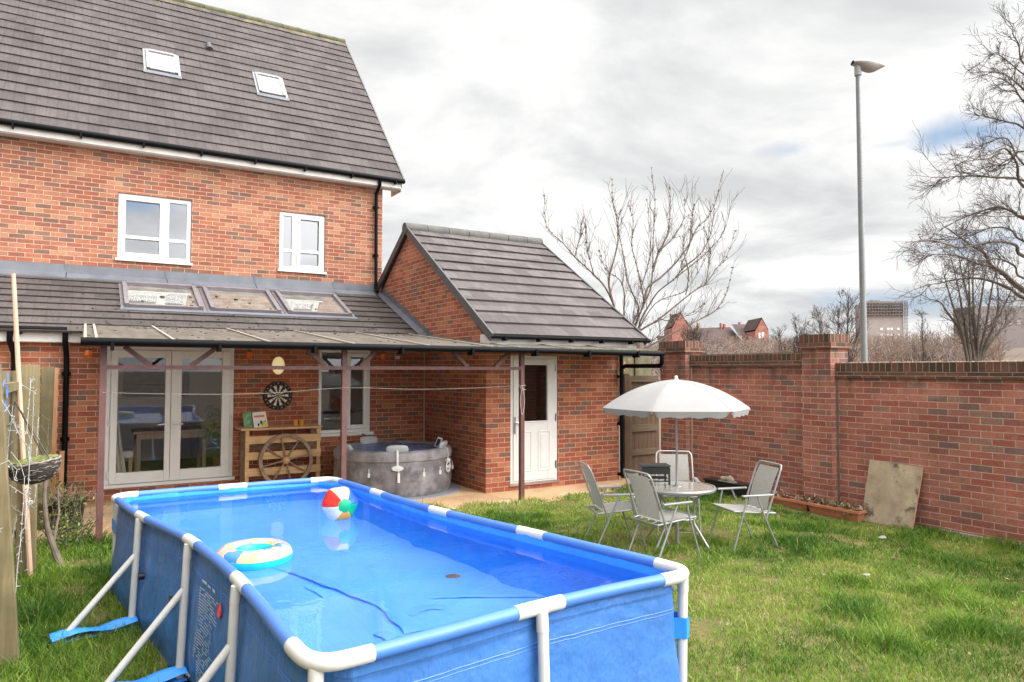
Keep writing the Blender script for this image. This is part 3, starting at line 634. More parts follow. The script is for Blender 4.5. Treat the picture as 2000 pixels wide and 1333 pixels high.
for lx in (-4.9, -4.61):
    for ly in (2.78, 3.03): mb = MB(); mb.box(lx, lx+.045, ly, ly+.045, .172, .52); mb.build('leg', 'oak', t_)
mb = MB(); mb.grid(lambda u, v: (-4.93+(.08+.22*(1-v)**1.5)*u, 2.45+.03*math.sin(u*28), .2+1.9*v), 40, 12); tag(mb.build('curtain', 'curtain', smooth=True), 'long cream curtain hanging inside the left french door pane', 'curtain')
mb = MB(); mb.box(-4.6, -3.5, 5.34, 5.39, 1.35, 2.1); tag(mb.build('wall_picture', 'picture'), 'dark framed picture on the room wall behind the french doors', 'picture')
t_ = thing('house_plant', 'green leafy house plant behind the right french door pane', 'plant', (-3.36, 2.75, .17)); rng = random.Random(8)
mb = MB(); mb.lathe([(.1, .172), (.14, .45), (.13, .45), (.11, .42), (0, .42)], 14, (-3.3, 2.75, 0)); mb.build('pot', 'terracotta', t_, smooth=True)
mb = MB()
for k in range(60):
    a = rng.random()*6.28; r_ = rng.uniform(.04, .24); z = rng.uniform(.7, 1.25); c_ = Vector((-3.34+math.cos(a)*r_, 2.75+math.sin(a)*r_*.6, z)); q = Vector((rng.uniform(-1, 1), rng.uniform(-.4, .4), rng.uniform(-.8, .4))).normalized()*.11; s_ = Vector((-q.z, q.x, q.y)).normalized()*.025
    mb.face([c_-q, c_+s_, c_+q, c_-s_])
mb.tube([(-3.3, 2.75, .42), (-3.33, 2.75, 1.2)], .008, 5)
mb.build('leaves', 'leaf_green', t_)
t_ = thing('kitchen_unit', 'white kitchen cupboards with worktop seen through the kitchen window', 'cupboard', (-1.3, 4.3, .17))
mb = MB()
for k in range(4): mb.box(-2.5+k*.58, -1.93+k*.58, 4.0, 4.58, .25, 1.02)
mb.build('base_cupboard', 'cupboard', t_, bevel=.004)
mb = MB(); mb.box(-2.52, -.14, 3.97, 4.59, 1.022, 1.06); mb.build('worktop', 'picture', t_)
mb = MB()
for k in range(4): mb.box(-2.5+k*.58, -1.93+k*.58, 4.25, 4.58, 1.55, 2.3)
mb.build('wall_cupboard', 'cupboard', t_, bevel=.004)
t_ = thing('kettle', 'red and steel kettle on the kitchen worktop behind the window', 'kettle', (-.97, 4.25, 1.06))
mb = MB(); mb.lathe([(.0, 1.062), (.10, 1.062), (.085, 1.2), (.05, 1.28), (0, 1.29)], 16, (-.97, 4.25, 0)); mb.build('body', 'red_gloss', t_, smooth=True)
mb = MB(); mb.tube([(-.91, 4.25, 1.27), (-.85, 4.25, 1.25), (-.84, 4.25, 1.16), (-.88, 4.25, 1.12)], .012, 6); mb.build('handle', 'black_plastic', t_, smooth=True)

# ================================================================== ANNEX
ax = thing('brick_annex', 'small gabled brick outbuilding with tiled roof and white back door', 'outbuilding', (1.3, 1, 0))
DA = (.44, 1.335, .095, 2.09)
mb = MB(); wall_front(mb, 0, .004, 2.604, -.05, 2.37, [DA], rev=.08)
X = .004; mb.face([(X, 0, -.05), (X, 0, 2.34), (X, 3.0, 4.50), (X, 6.0, 2.34), (X, 6.0, -.05)]); X = 2.604; mb.face([(X, 0, -.05), (X, 6.0, -.05), (X, 6.0, 2.34), (X, 3.0, 4.50), (X, 0, 2.34)]); mb.build('wall', 'brick_lean', ax)
mb = MB(); da, na = stepped_roof(mb, -.075, 2.98, -.29, 2.375, 3.0, 4.555, 11, .034); stepped_roof(mb, -.075, 2.98, 6.29, 2.375, 3.0, 4.555, 11, .028); ar = mb.build('roof', 'tile_annex', ax)
mb = MB(); x = -.10
while x < 2.95: x2 = min(x+.45, 3.0); mb.tube([(x, 3.0, 4.535), (x2-.012, 3.0, 4.542)], .115, 12); x = x2
mb.build('ridge_tile', 'ridge_grey', ar, smooth=True)
mb = MB()
for (ye, sgn) in ((-.30, 1), (6.30, -1)):
    for xx in (-.07, 2.985): mb = MB(); mb.bar((xx, ye, 2.345), (xx, 3.0, 4.525), .03, .13); mb.build('verge', 'verge_dark', ar)
mb = MB(); mb.box(-.05, 2.88, -.145, -.12, 2.20, 2.40); mb.box(-.05, 2.88, -.12, .0, 2.19, 2.205); mb.box(-.052, .002, -.12, .09, 2.206, 2.40); mb.build('fascia', 'fascia', ax)
gutter(-.08, 3.06, -.275, 2.362, .036, ax, .62)
mb = MB(); x0, x1, z0, z1 = DA; frame_rect(mb, x0+.003, x1-.003, z0+.003, z1-.003, .015, .08, .05, .03); dr = mb.build('back_door', 'upvc', ax, bevel=.004)
mb = MB(); ga, gb, g0, g1 = .628, 1.13, 1.055, 1.942; a, b_, zb, zt_ = x0+.056, x1-.056, z0+.036, z1-.056; yy0 = .002
mb.box(a, ga, yy0, .06, zb, zt_); mb.box(gb, b_, yy0, .06, zb, zt_); mb.box(ga, gb, yy0, .06, zb, g0); mb.box(ga, gb, yy0, .06, g1, zt_)
frame_rect(mb, ga-.02, gb+.02, g0-.02, g1+.02, yy0-.012, yy0-.0005, .022); mb.build('door_leaf', 'upvc', dr, bevel=.004)
mb = MB()
for (p0, p1) in ((.60, .83), (.95, 1.18)): frame_rect(mb, p0, p1, .27, .9, yy0-.008, yy0-.0005, .018); mb.box(p0+.05, p1-.05, yy0-.007, yy0-.0005, .32, .85)
mb.build('door_panel', 'upvc', dr, bevel=.004)
mb = MB(); mb.face([(ga, .03, g0), (gb, .03, g0), (gb, .03, g1), (ga, .03, g1)]); mb.build('pane', 'glass_dark', dr)
mb = MB()
for k in range(30): z = g0+.02+k*.029; mb.box(ga, gb, .045, .062, z, z+.022)
mb.build('slatted_blind', 'room_floor', dr)
mb = MB(); mb.box(.50, .532, yy0-.012, yy0-.0006, .87, 1.13); mb.tube([(.516, yy0-.01, 1.045), (.516, yy0-.05, 1.045), (.64, yy0-.055, 1.04)], .011, 8); mb.build('handle', 'steel', dr, smooth=True)
mb = MB()
for hz in (.35, 1.1, 1.9): mb = MB(); mb.box(x1-.05, x1-.035, -.012, .012, hz-.06, hz+.06); mb.build('hinge', 'steel', dr)
mb = MB(); mb.box(x0-.02, x1+.02, -.025, .0, z0-.03, z0+.001); mb.build('threshold', 'steel', dr)
pipe([(2.62, -.05, 2.13), (2.62, -.06, .06)], .036, 'downpipe', ax, [(2.62, -.06, 1.75), (2.62, -.06, .95), (2.62, -.06, .10)])

# ================================================================== PERGOLA CANOPY
pg = thing('pergola_canopy', 'long low canopy of weathered sheets on maroon metal posts and truss', 'canopy', (-2.4, -.75, 0))
def cz(y): return 2.165+(y+1)*.104
def csheet(mb, x0, x1, y0, y1, th=.016):
    i = mb.add([(x0, y0, cz(y0)-th), (x1, y0, cz(y0)-th), (x1, y1, cz(y1)-th), (x0, y1, cz(y1)-th), (x0, y0, cz(y0)), (x1, y0, cz(y0)), (x1, y1, cz(y1)), (x0, y1, cz(y1))])
    for k in ((0, 3, 2, 1), (4, 5, 6, 7), (0, 1, 5, 4), (1, 2, 6, 5), (2, 3, 7, 6), (3, 0, 4, 7)): mb.fi([i+j for j in k])
xs = [-5.25, -4.4, -3.4, -2.4, -1.4, -.45, -.008]
for a, b_ in zip(xs, xs[1:]):
    mb = MB(); csheet(mb, a+.004, b_-.004, -1.0, 1.93); mb.build('roof_sheet', 'canopy', pg)
for a, b_ in ((-.004, .9), (.908, 1.8), (1.808, 2.64)):
    mb = MB(); csheet(mb, a, b_, -1.0, -.15); mb.build('roof_sheet', 'canopy', pg)
mb = MB()
for x in [-5.22, -5.12, -4.4, -3.4, -2.4, -1.4, -.45]: mb = MB(); mb.bar((x, -.99, cz(-.99)+.012), (x, 1.92, cz(1.92)+.012), .028, .014); mb.build('glazing_bar', 'canopy_batten', pg)
for x in (.0, .904, 1.804): mb = MB(); mb.bar((x, -.99, cz(-.99)+.012), (x, -.16, cz(-.16)+.012), .028, .014); mb.build('glazing_bar', 'canopy_batten', pg)
mb = MB(); mb.tube([(-5.26, -1.03, 2.145), (.1, -1.03, 2.135), (2.66, -1.03, 2.12)], .042, 10)
for x in (-4.98, -3.95, -2.9, -1.8, -.8, .22, 1.15, 2.1): mb.box(x-.016, x+.016, -1.095, -.95, 2.055, 2.15)
mb.build('gutter', 'black_pvc', pg, smooth=True)
mb = MB(); rng = random.Random(3)
for k in range(420):
    x = rng.uniform(-5.2, 2.6); s_ = rng.uniform(.006, .022); y = -1.0+rng.random()*.05
    mb.ball((x, y, cz(y)+.002), s_, 5, (1.6, 1, .5))
mb2 = mb; mb.build('moss_line', 'moss_dark', pg)['kind'] = 'stuff'
mb = MB()
for k in range(150):
    x = rng.uniform(-5.2, -.1); y = rng.uniform(-.95, 1.9) if rng.random() < .4 else rng.uniform(1.3, 1.9); s_ = rng.uniform(.005, .02)
    mb.ball((x, y, cz(y)+.004), s_, 5, (1.5, 1, .4))
for k in range(150):
    x = rng.uniform(-5.4, -.3); y = rng.uniform(2.0, 4.1) if rng.random() < .4 else rng.uniform(2.0, 2.95); s_ = rng.uniform(.004, .016); z = EL[1]+(y-1.98)*dl.z/dl.y
    mb.ball((x, y, z+.03), s_, 5, (1.5, 1, .6))
for (x, y, s_) in ((-4.15, 3.45, .03), (-4.45, 3.2, .018), (-3.75, 3.1, .022), (-3.7, 3.28, .016), (-3.72, 3.5, .02), (-3.3, 3.6, .02), (-3.0, 3.5, .026), (-2.8, 3.35, .018), (-2.5, 3.1, .02), (-1.7, 3.2, .016), (-3.2, 3.1, .016)):
    mb.ball((x, y, EL[1]+(y-1.98)*dl.z/dl.y+.055), s_, 6, (1.4, 1, .5))
tag(mb.build('leaf_litter', 'debris'), 'dark leaf litter and moss crumbs scattered over the low roofs', 'leaf litter', kind='stuff')
PYB = -.75
for px_, zt_ in ((-5.05, 2.15), (-2.445, 2.13), (.172, 2.12)):
    mb = MB(); mb.box(px_-.032, px_+.032, PYB-.032, PYB+.032, 0, zt_); mb.build('post', 'purlin', pg, bevel=.003)
mb = MB(); mb.box(-5.017, .139, PYB-.03, PYB+.03, 1.86, 1.905); mb.build('lower_beam', 'purlin', pg)
mb = MB(); mb.box(-5.2, .3, PYB-.06, PYB+.06, 2.105, 2.135); mb.build('upper_beam', 'purlin', pg)
for a, b_ in ((-4.86, -4.6), (-3.94, -4.2), (-2.9, -2.68), (-2.02, -2.24), (-.93, -.71), (-.04, -.27)):
    mb = MB(); mb.bar((a, PYB, 2.106), (b_, PYB, 1.90), .05, .05); mb.build('brace', 'purlin', pg)
pipe([(2.63, -1.03, 2.10), (2.63, -1.03, 1.98), (2.64, -.98, 1.93), (2.625, -.16, 1.93), (2.62, -.055, 1.90)], .036, 'drain_pipe', pg)

# ================================================================== GARDEN WALL
gw = thing('garden_wall', 'tall red brick garden wall with dark coping and two capped pillars', 'wall', (3.3, -4, 0))
mb = MB(); mb.box(3.2, 3.42, -3.25, -1.09, -.05, 1.915); mb.box(3.2, 3.42, -.53, -.39, -.05, 1.915); mb.box(3.2, 3.42, -14, -3.68, -.05, 1.765); mb.build('wall_panel', 'brick_garden', gw)
for y0, y1 in ((-3.68, -3.25), (-1.09, -.53)):
    mb = MB(); mb.box(3.08, 3.46, y0, y1, -.05, 2.15); pl = mb.build('pillar', 'brick_garden', gw)
    mb = MB(); mb.box(3.045, 3.495, y0-.035, y1+.035, 2.15, 2.222); mb.build('string_course', 'brick_string', pl)
    mb = MB(); mb.box(3.06, 3.48, y0-.02, y1+.02, 2.229, 2.338); mb.build('coping', 'brick_coping', pl)
    mb = MB(); mb.box(3.065, 3.475, y0-.015, y1+.015, 2.215, 2.232); mb.build('mortar_bed', 'corner_mastic', pl)
for (y0, y1, zt_) in ((-3.25, -1.09, 2.108), (-.53, -.39, 2.108), (-14, -3.68, 1.955)):
    mb = MB(); mb.box(3.17, 3.45, y0, y1, zt_-.19, zt_-.118); mb.build('string_course', 'brick_string', gw)
    rng = random.Random(int(-y0*10)); mb = MB(); y = y0
    if y1-y0 < 3:
        mb.box(3.185, 3.435, y0, y1, zt_-.108, zt_)
    else: mb.box(3.185, 3.435, y0, y1, zt_-.108, zt_)
    mb.build('coping', 'brick_coping', gw)
    mb = MB(); mb.box(3.19, 3.43, y0, y1, zt_-.122, zt_-.104); mb.build('mortar_bed', 'corner_mastic', gw)
mb = MB(); mb.box(3.186, 3.1995, -3.705, -3.681, 0, 1.76); mb.build('expansion_joint', 'joint_dark', gw)
mb = MB(); mb.box(3.188, 3.1995, -1.125, -1.1, 0, 1.91); mb.build('expansion_joint', 'corner_mastic', gw)
mb = MB(); mb.box(3.165, 3.1995, -14, -4.95, -.05, .05); mb.build('footing', 'concrete', gw)
mb = MB()
for k in range(700): y = rng.uniform(-9, -3.7); mb.ball((rng.uniform(3.25, 3.42), y, 1.955), rng.uniform(.006, .02), 4, (1, 1.4, .8))
mb.build('dry_moss', 'dead_leaf', gw)['kind'] = 'stuff'
# gate and panel in the corner
gt = thing('garden_gate', 'weathered wooden garden gate between annex and brick wall', 'gate', (3.0, .08, 0))
mb = MB(); x = 2.93
while x < 3.55: mb.box(x, x+.092, .085, .105, .06, 1.70); x += .097
mb.build('boards', 'gate_wood', gt)
for z0, z1 in ((1.655, 1.765), (.79, .905), (.38, .48)): mb = MB(); mb.box(2.93, 3.55, .045, .084, z0, z1); mb.build('rail', 'gate_rail', gt)
mb = MB(); mb.box(2.875, 2.928, .04, .108, .03, 1.765); mb.build('stile', 'gate_rail', gt)
mb = MB(); mb.box(2.76, 2.868, .03, .14, 0, 1.80); mb.build('post', 'gate_wood', gt)
pn = thing('mossy_panel', 'mossy wooden screen panel standing above and behind the gate', 'screen panel', (3.2, .6, 0))
mb = MB(); mb.box(2.86, 3.9, .6, .63, .9, 2.16); mb.build('board', 'moss_panel', pn)
mb = MB(); frame_rect(mb, 2.83, 3.55, .95, 2.20, .57, .598, .07); mb.build('frame', 'gate_rail', pn)
rng = random.Random(11); mb = MB()
for k in range(60):
    c_ = Vector((3.05+rng.gauss(0, .12), .585, 1.93+rng.gauss(0, .07))); q = Vector((rng.uniform(-1, 1), -.3, rng.uniform(-1, 1))).normalized()*.03; s_ = Vector((q.z, 0, -q.x))*.5; mb.face([c_-q, c_+s_, c_+q, c_-s_])
tag(mb.build('orange_leaves', 'orange_glass'), 'clump of orange dead leaves caught on the mossy panel', 'leaves')
# ================================================================== POOL (local frame: X across, Y = -b, b towards the viewer)
pool = thing('frame_pool', 'large rectangular blue frame pool with white tubular rails on the lawn', 'swimming pool', (PX, PY, 0), PA, world=False)
def rz(a, b): return .7625+.0252*b-.0046*a
LEFT = [(.02, .14), (.025, .55), (.05, 1.1), (.098, 1.6), (.14, 2.1), (.148, 2.62), (.132, 3.2), (.088, 3.77), (.045, 4.2), (.03, 4.38)]
NEAR = [(.15, 4.545), (.5, 4.535), (1.0, 4.51), (1.42, 4.52), (1.78, 4.555)]
RIGHT = [(1.925, 4.42), (1.93, 4.2), (1.912, 3.85), (1.89, 3.33), (1.86, 2.85), (1.838, 2.29), (1.845, 1.8), (1.875, 1.24), (1.92, .6), (1.935, .2)]
FAR = [(1.80, -.03), (1.4, -.09), (1.0, -.115), (.6, -.16), (.16, -.17)]
CORN = [[(.035, 4.47), (.07, 4.525)], [(1.87, 4.54), (1.915, 4.49)], [(1.93, .06), (1.88, -.01)], [(.065, -.13), (.015, -.05)]]
ring_ab = spline([(a, b, 0) for seg, cn in zip((LEFT, NEAR, RIGHT, FAR), CORN) for a, b in seg+cn], 8, closed=True)
RING = [Vector((p.x, -p.y, rz(p.x, p.y))) for p in ring_ab]; NR = len(RING)
def ring_near(a, b): return min(range(NR), key=lambda i: (RING[i].x-a)**2+(RING[i].y+b)**2)
cum = [0]
for i in range(NR): cum.append(cum[-1]+(RING[(i+1) % NR]-RING[i]).length)
TOT = cum[-1]
def ring_at(s):
    s %= TOT; i = 0
    lo, hi = 0, NR
    while hi-lo > 1:
        m_ = (lo+hi)//2
        if cum[m_] <= s: lo = m_
        else: hi = m_
    t_ = (s-cum[lo])/max(1e-9, cum[lo+1]-cum[lo]); return RING[lo].lerp(RING[(lo+1) % NR], t_)
def ring_piece(s0, s1, step=.03):
    k = max(2, int((s1-s0)/step)); return [ring_at(s0+(s1-s0)*j/k) for j in range(k+1)]
CEN = Vector((.98, -2.2, 0))
T_AB = [(.05, 1.13), (.143, 2.25), (.125, 3.33), (1.0, 4.51), (1.89, 3.33), (1.838, 2.28), (1.872, 1.2), (1.0, -.115)]
C_AB = [(.05, 4.5), (1.895, 4.52), (1.91, .02), (.035, -.095)]
spots = sorted([(cum[ring_near(*q)], .125, 'tee') for q in T_AB]+[(cum[ring_near(*q)], .2, 'corner') for q in C_AB])
def outward(s_):
    a, b = ring_at(s_-.08), ring_at(s_+.08); d = (b-a).normalized(); n = Vector((d.y, -d.x, 0)); p = ring_at(s_)
    if (p-CEN).dot(n) < 0: n = -n
    return n.normalized()
for s_, hw, kind in spots:
    mb = MB(); pts = ring_piece(s_-hw, s_+hw); mb.tube(pts, .031, 12)
    c_ = ring_at(s_); no_ = outward(s_)*.02 if kind == 'tee' else Vector((0, 0, 0)); mb.tube([c_+no_+Vector((0, 0, -.01)), c_+no_*1.3+Vector((0, 0, -.09))], .027, 10)
    mb.build('tee_joint' if kind == 'tee' else 'corner_joint', 'pool_white', pool, smooth=True, world=False)
for k, (s_, hw, kind) in enumerate(spots):
    s2, hw2, _ = spots[(k+1) % len(spots)]
    if s2 < s_: s2 += TOT
    pts = ring_piece(s_+hw-.02, s2-hw2+.02); mb = MB(); mb.tube(pts, .0285, 12); mb.build('rail_sleeve', 'sleeve', pool, smooth=True, world=False)
def leg(c_, foot, name='leg', r=.024):
    mb = MB(); mb.tube([c_+Vector((0, 0, -.05)), foot], r, 10); mb.tube([foot+Vector((0, 0, .03)), foot], r+.004, 10); return mb.build(name, 'pool_white', pool, smooth=True, world=False)
for s_, hw, kind in spots:
    c_ = ring_at(s_); n = outward(s_)
    if kind == 'tee':
        foot = Vector((c_.x, c_.y, .0))+n*.06; leg(c_+n*.026, foot)
        mid = foot.lerp(c_+n*.026, .67); bf = Vector((foot.x, foot.y, .015))+n*.44
        mb = MB(); mb.tube([mid, bf], .021, 10); mb.tube([bf+(mid-bf).normalized()*.03, bf-(mid-bf).normalized()*.012], .024, 10); mb.build('brace', 'pool_white', pool, smooth=True, world=False)
        tt = Vector((-n.y, n.x, 0))
        mb = MB(); mb.grid(lambda u, v: foot+n*(-.03+.52*u)+tt*((v-.5)*(.15-.03*abs(math.sin(u*5))))+Vector((0, 0, .062+.018*math.sin(v*math.pi)+.014*math.sin(u*9+v*2))), 16, 6)
        mb.grid(lambda u, v: foot+n*(-.03+.52*u)+tt*((.5-v)*(.15-.03*abs(math.sin(u*5))))+Vector((0, 0, .03)), 8, 2)
        mb.build('ground_strap', 'liner_in', pool, smooth=True, world=False)
    else:
        lean = Vector((-.02, 0, 0)) if c_.x > 1 and c_.y < -3 else Vector((0, 0, 0))
        foot = Vector((c_.x, c_.y, 0))+lean; leg(c_, foot)
        ctr = c_.lerp(foot, .3); inn = (CEN-ctr); inn.z = 0; inn.normalize(); t2 = Vector((-inn.y, inn.x, 0))
        mb = MB()
        for zz_ in (0,): 
            pts = [ctr+inn*.10-t2*.06, ctr+inn*.03-t2*.038, ctr-inn*.028-t2*.02, ctr-inn*.028+t2*.02, ctr+inn*.03+t2*.038, ctr+inn*.10+t2*.06]
            for p, q in zip(pts, pts[1:]): mb.face([p+Vector((0, 0, -.05)), q+Vector((0, 0, -.05)), q+Vector((0, 0, .05)), p+Vector((0, 0, .05))])
        mb.build('corner_strap', 'liner_in', pool, smooth=True, world=False)
# liner: outer wall, inner wall, floor
chop = []
for seg in (LEFT, NEAR, RIGHT, FAR): chop += [(a, b, 0) for a, b in seg]
LN = spline(chop, 1, closed=True)
def liner_pt(u):
    k = u*len(chop); i = int(k) % len(chop); f = k-int(k); a, b = Vector(chop[i]), Vector(chop[(i+1) % len(chop)]); return a.lerp(b, f)
NU = 420
cl = [0]
for i in range(len(chop)): cl.append(cl[-1]+(Vector(chop[(i+1) % len(chop)])-Vector(chop[i])).length)
def liner_s(u):
    s = u*cl[-1]
    for i in range(len(chop)):
        if s <= cl[i+1]+1e-9: return Vector(chop[i]).lerp(Vector(chop[(i+1) % len(chop)]), (s-cl[i])/max(1e-9, cl[i+1]-cl[i]))
    return Vector(chop[0])
LP = [liner_s(i/NU) for i in range(NU)]; LNOR = []
for i in range(NU):
    d = (LP[(i+3) % NU]-LP[i-3]); n = Vector((d.y, -d.x, 0)).normalized()
    if (LP[i]-Vector((.98, 2.2, 0))).dot(n) < 0: n = -n
    LNOR.append(n)
def wr(i, t_, amp):
    s = i/NU*cl[-1]; w_ = 0
    for (tp, hw) in TS: d = abs(((s-tp+cl[-1]/2) % cl[-1])-cl[-1]/2); w_ += -.03*math.exp(-(d/.10)**2)
    return w_*(.3+.7*t_) + .006*math.exp(-((((s/.42) % 1)-.5)/.12)**2)*t_*mnoise.noise((s*2.3, 1, 8))*2 + amp*mnoise.noise((s*7, t_*1.4, 2))*(.25+t_*.9) + amp*.5*mnoise.noise((s*19, t_*2.6, 9)) + amp*1.1*mnoise.noise((s*1.7+t_*2.2, t_*3, 4))
TS = []
for q in T_AB: j = min(range(NU), key=lambda i: (LP[i].x-q[0])**2+(LP[i].y-q[1])**2); TS.append((j/NU*cl[-1], .1))
def outer(u, v):
    i = int(round(u*NU)) % NU; p, n = LP[i], LNOR[i]; top = rz(p.x, p.y)-.012; t_ = v
    off = .024 if t_ < .02 else .005
    bulge = off+.055*math.sin(min(1, t_*1.05)*math.pi*.5)**2*(1-.35*max(0, t_-.8)/.2)
    q = p+n*(bulge-.012+wr(i, t_, .011)); return Vector((q.x, -q.y, top+(.0-top)*t_**1.05))
mb = MB(); mb.grid(outer, NU, 36, True); mb.build('outer_liner', 'liner_out', pool, smooth=True, world=False)
mb = MB()         # welded seam running under the sleeve
for off_z, rr in ((.135, .0022), (.150, .0016)):
    pts = []
    for i in range(NU):
        p, n = LP[i], LNOR[i]; top = rz(p.x, p.y)-.012; t_ = (off_z/top)**(1/1.05); q = outer(i/NU, t_); pts.append(q+Vector((n.x, -n.y, 0))*.001)
    mb.tube(pts, rr, 5, closed=True)
mb.build('seam', 'sleeve', pool, smooth=True, world=False)
def wl(b): return .712+.02*b      # brim-full pool, a hand's breadth below the rail
def inner(u, v):
    i = int(round(u*NU)) % NU; p, n = LP[i], LNOR[i]; top = rz(p.x, p.y)-.008; t_ = v
    q = outer(i/NU, max(.03, t_))-Vector((n.x, -n.y, 0))*(.012+.03*t_+.15*max(0, (t_-.45)/.55)**2); return Vector((q.x, q.y, top+(.035-top)*t_**1.05))
mb = MB(); mb.grid(inner, NU, 28, True); mb.build('inner_liner', 'liner_in', pool, smooth=True, world=False)
def in_poly(a, b):
    c_ = False; j = len(chop)-1
    for i in range(len(chop)):
        (xi, yi, _), (xj, yj, _) = chop[i], chop[j]
        if (yi > b) != (yj > b) and a < (xj-xi)*(b-yi)/(yj-yi)+xi: c_ = not c_
        j = i
    return c_
CREASE = [[(.66, 2.2), (.72, 2.43), (.79, 2.76), (.87, 3.08), (.92, 3.3)], [(1.21, 3.28), (1.46, 3.45), (1.75, 3.65)], [(.91, 3.2), (.88, 3.44), (.87, 3.63)], [(.74, 3.53), (.75, 3.67)], [(.98, 3.43), (1.11, 3.41), (1.18, 3.46)], [(.69, 2.69), (.72, 2.92)], [(.5, 3.2), (.6, 3.7)], [(1.2, 2.2), (1.5, 2.35)]]
def segd(p, a, b):
    ap = (p[0]-a[0], p[1]-a[1]); d = (b[0]-a[0], b[1]-a[1]); L = d[0]**2+d[1]**2; t_ = max(0, min(1, (ap[0]*d[0]+ap[1]*d[1])/L)); 
    dx, dy = ap[0]-t_*d[0], ap[1]-t_*d[1]; return math.hypot(dx, dy), (d[0]*ap[1]-d[1]*ap[0])
def floor_z(a, b):
    z = .03+.008*mnoise.noise((a*2.5, b*2, 1))+.003*mnoise.noise((a*9, b*6, 5))
    for ci, c_ in enumerate(CREASE):
        best = (9, 0); k_ = 0
        for i in range(len(c_)-1):
            q = segd((a, b), c_[i], c_[i+1])
            if q[0] < best[0]: best = q
        d, sd_ = best; w_ = .020 if sd_ > 0 else .07
        z += (.02, .014, .016, .01, .01, .008, .012, .008)[ci]*math.exp(-(d/.11)**2)
    return z
mb = MB(); mb.grid(lambda u, v: (-.0+1.98*u, -(-.12+4.72*v), floor_z(1.98*u, -.12+4.72*v)), 110, 250)
ki = [i for i, f in enumerate(mb.f) if all(in_poly(mb.v[j].x, -mb.v[j].y) for j in f)]; mb.f = [mb.f[i] for i in ki]; mb.uv = [mb.uv[i] for i in ki]; mb.m = [mb.m[i] for i in ki]
mb.build('floor_liner', 'liner_floor', pool, smooth=True, world=False)
for ci, c_ in enumerate(CREASE[:6]):      # sharp standing folds in the floor sheet
    pts = spline([(a, b, 0) for a, b in c_], 8); k_ = len(pts); mb = MB(); ids = []
    for j, p in enumerate(pts):
        d = (pts[min(j+1, k_-1)]-pts[max(j-1, 0)]).normalized(); n = Vector((d.y, -d.x, 0)); to_cam = Vector((-.86-p.x, 6.85-p.y, 0))
        if n.dot(to_cam) < 0: n = -n
        h = (.036, .018, .030, .024, .014, .014)[ci]*math.sin(math.pi*(j+.6)/(k_+.2))*(1+.3*mnoise.noise((j*.5, ci, 0))); z0 = floor_z(p.x, p.y)+.004; q = p+n*.01*mnoise.noise((j*.3, ci, 5))
        ids.append(mb.add([(q.x-n.x*.09, -(q.y-n.y*.09), z0-.006), (q.x-n.x*.02, -(q.y-n.y*.02), z0+h*.6), (q.x, -q.y, z0+h), (q.x+n.x*.014, -(q.y+n.y*.014), z0+h*.8), (q.x-n.x*.012, -(q.y-n.y*.012), z0-.012)]))
    for i0_, i1_ in zip(ids, ids[1:]):
        for q in range(4): mb.fi((i0_+q, i0_+q+1, i1_+q+1, i1_+q))
    mb.build('floor_fold', 'liner_floor', pool, smooth=True, world=False)
mb = MB(); i0 = mb.add([(1.0, -2.2, wl(2.2))]); pr = []
for i in range(0, NU, 3):
    q = LP[i]+LNOR[i]*.012; pr.append(mb.add([(q.x, -q.y, wl(q.y))]))
for k in range(len(pr)): mb.fi((i0, pr[k-1], pr[k]))
wob = mb.build('water', 'water', None, world=False)
wob.location = (PX, PY, 0); wob.rotation_euler = (0, 0, PA); tag(wob, kind='structure')
# print, plugs on the long side
mb = MB(); rng = random.Random(2)
def side_pt(b, z, o_=.006):
    j = min(range(NU), key=lambda i: abs(LP[i].y-b)+10*(LP[i].x > .5)); p, n = LP[j], LNOR[j]; top = rz(p.x, p.y)-.012; t_ = ((top-z)/top)**(1/1.05); q = outer(j/NU, t_); return q+Vector((n.x, -n.y, 0))*o_
for r_ in range(34):
    z = .62-r_*.0155; b = 2.52; e_ = 2.86+rng.uniform(-.04, .04)-(.10 if r_ > 22 else 0); b += .05*(r_ > 24)
    while b < e_:
        l_ = rng.uniform(.012, .045); p = side_pt(b, z); q = side_pt(min(b+l_, e_), z); h = Vector((0, 0, .0032)); mb.face([p-h, q-h, q+h, p+h]); b += l_+.009
for r_ in range(3):
    b = 2.55+r_*.1; p, q = side_pt(b, .665), side_pt(b+.07, .665); h = Vector((0, 0, .008)); mb.face([p-h, q-h, q+h, p+h])
mb.build('printed_text', 'print_white', pool, world=False)
mb = MB(); c_ = side_pt(2.93, .60, .008); tv = (side_pt(2.98, .60)-side_pt(2.88, .60)).normalized(); zv = Vector((0, 0, 1))
pts = [c_+tv*(.034*math.cos(a/20*6.283))+zv*(.034*math.sin(a/20*6.283)) for a in range(20)]; mb.face(pts); mb.cm = 1; nn_ = tv.cross(zv); nn_ = nn_ if nn_.x < 0 else -nn_
mb.tube([p+nn_*.001 for p in pts], .005, 5, closed=True); mb.bar(c_-tv*.024+zv*.024+nn_*.003, c_+tv*.024-zv*.024+nn_*.003, .006, .004)
mb.build('warning_symbol', ['print_white', 'print_red'], pool, world=False)
for b, z in ((1.22, .40), (1.98, .42)):
    p = side_pt(b, z, 0); mb = MB(); mb.tube([p, p+Vector((-.035, 0, 0))], .024, 12); mb.tube([p+Vector((-.034, 0, 0)), p+Vector((-.04, 0, 0))], .03, 12); mb.build('outlet_plug', 'black_plastic', pool, smooth=True, world=False)
def P2W(a, b, z): return Vector((PX+a*ca+b*sa, PY+a*sa-b*ca, z))
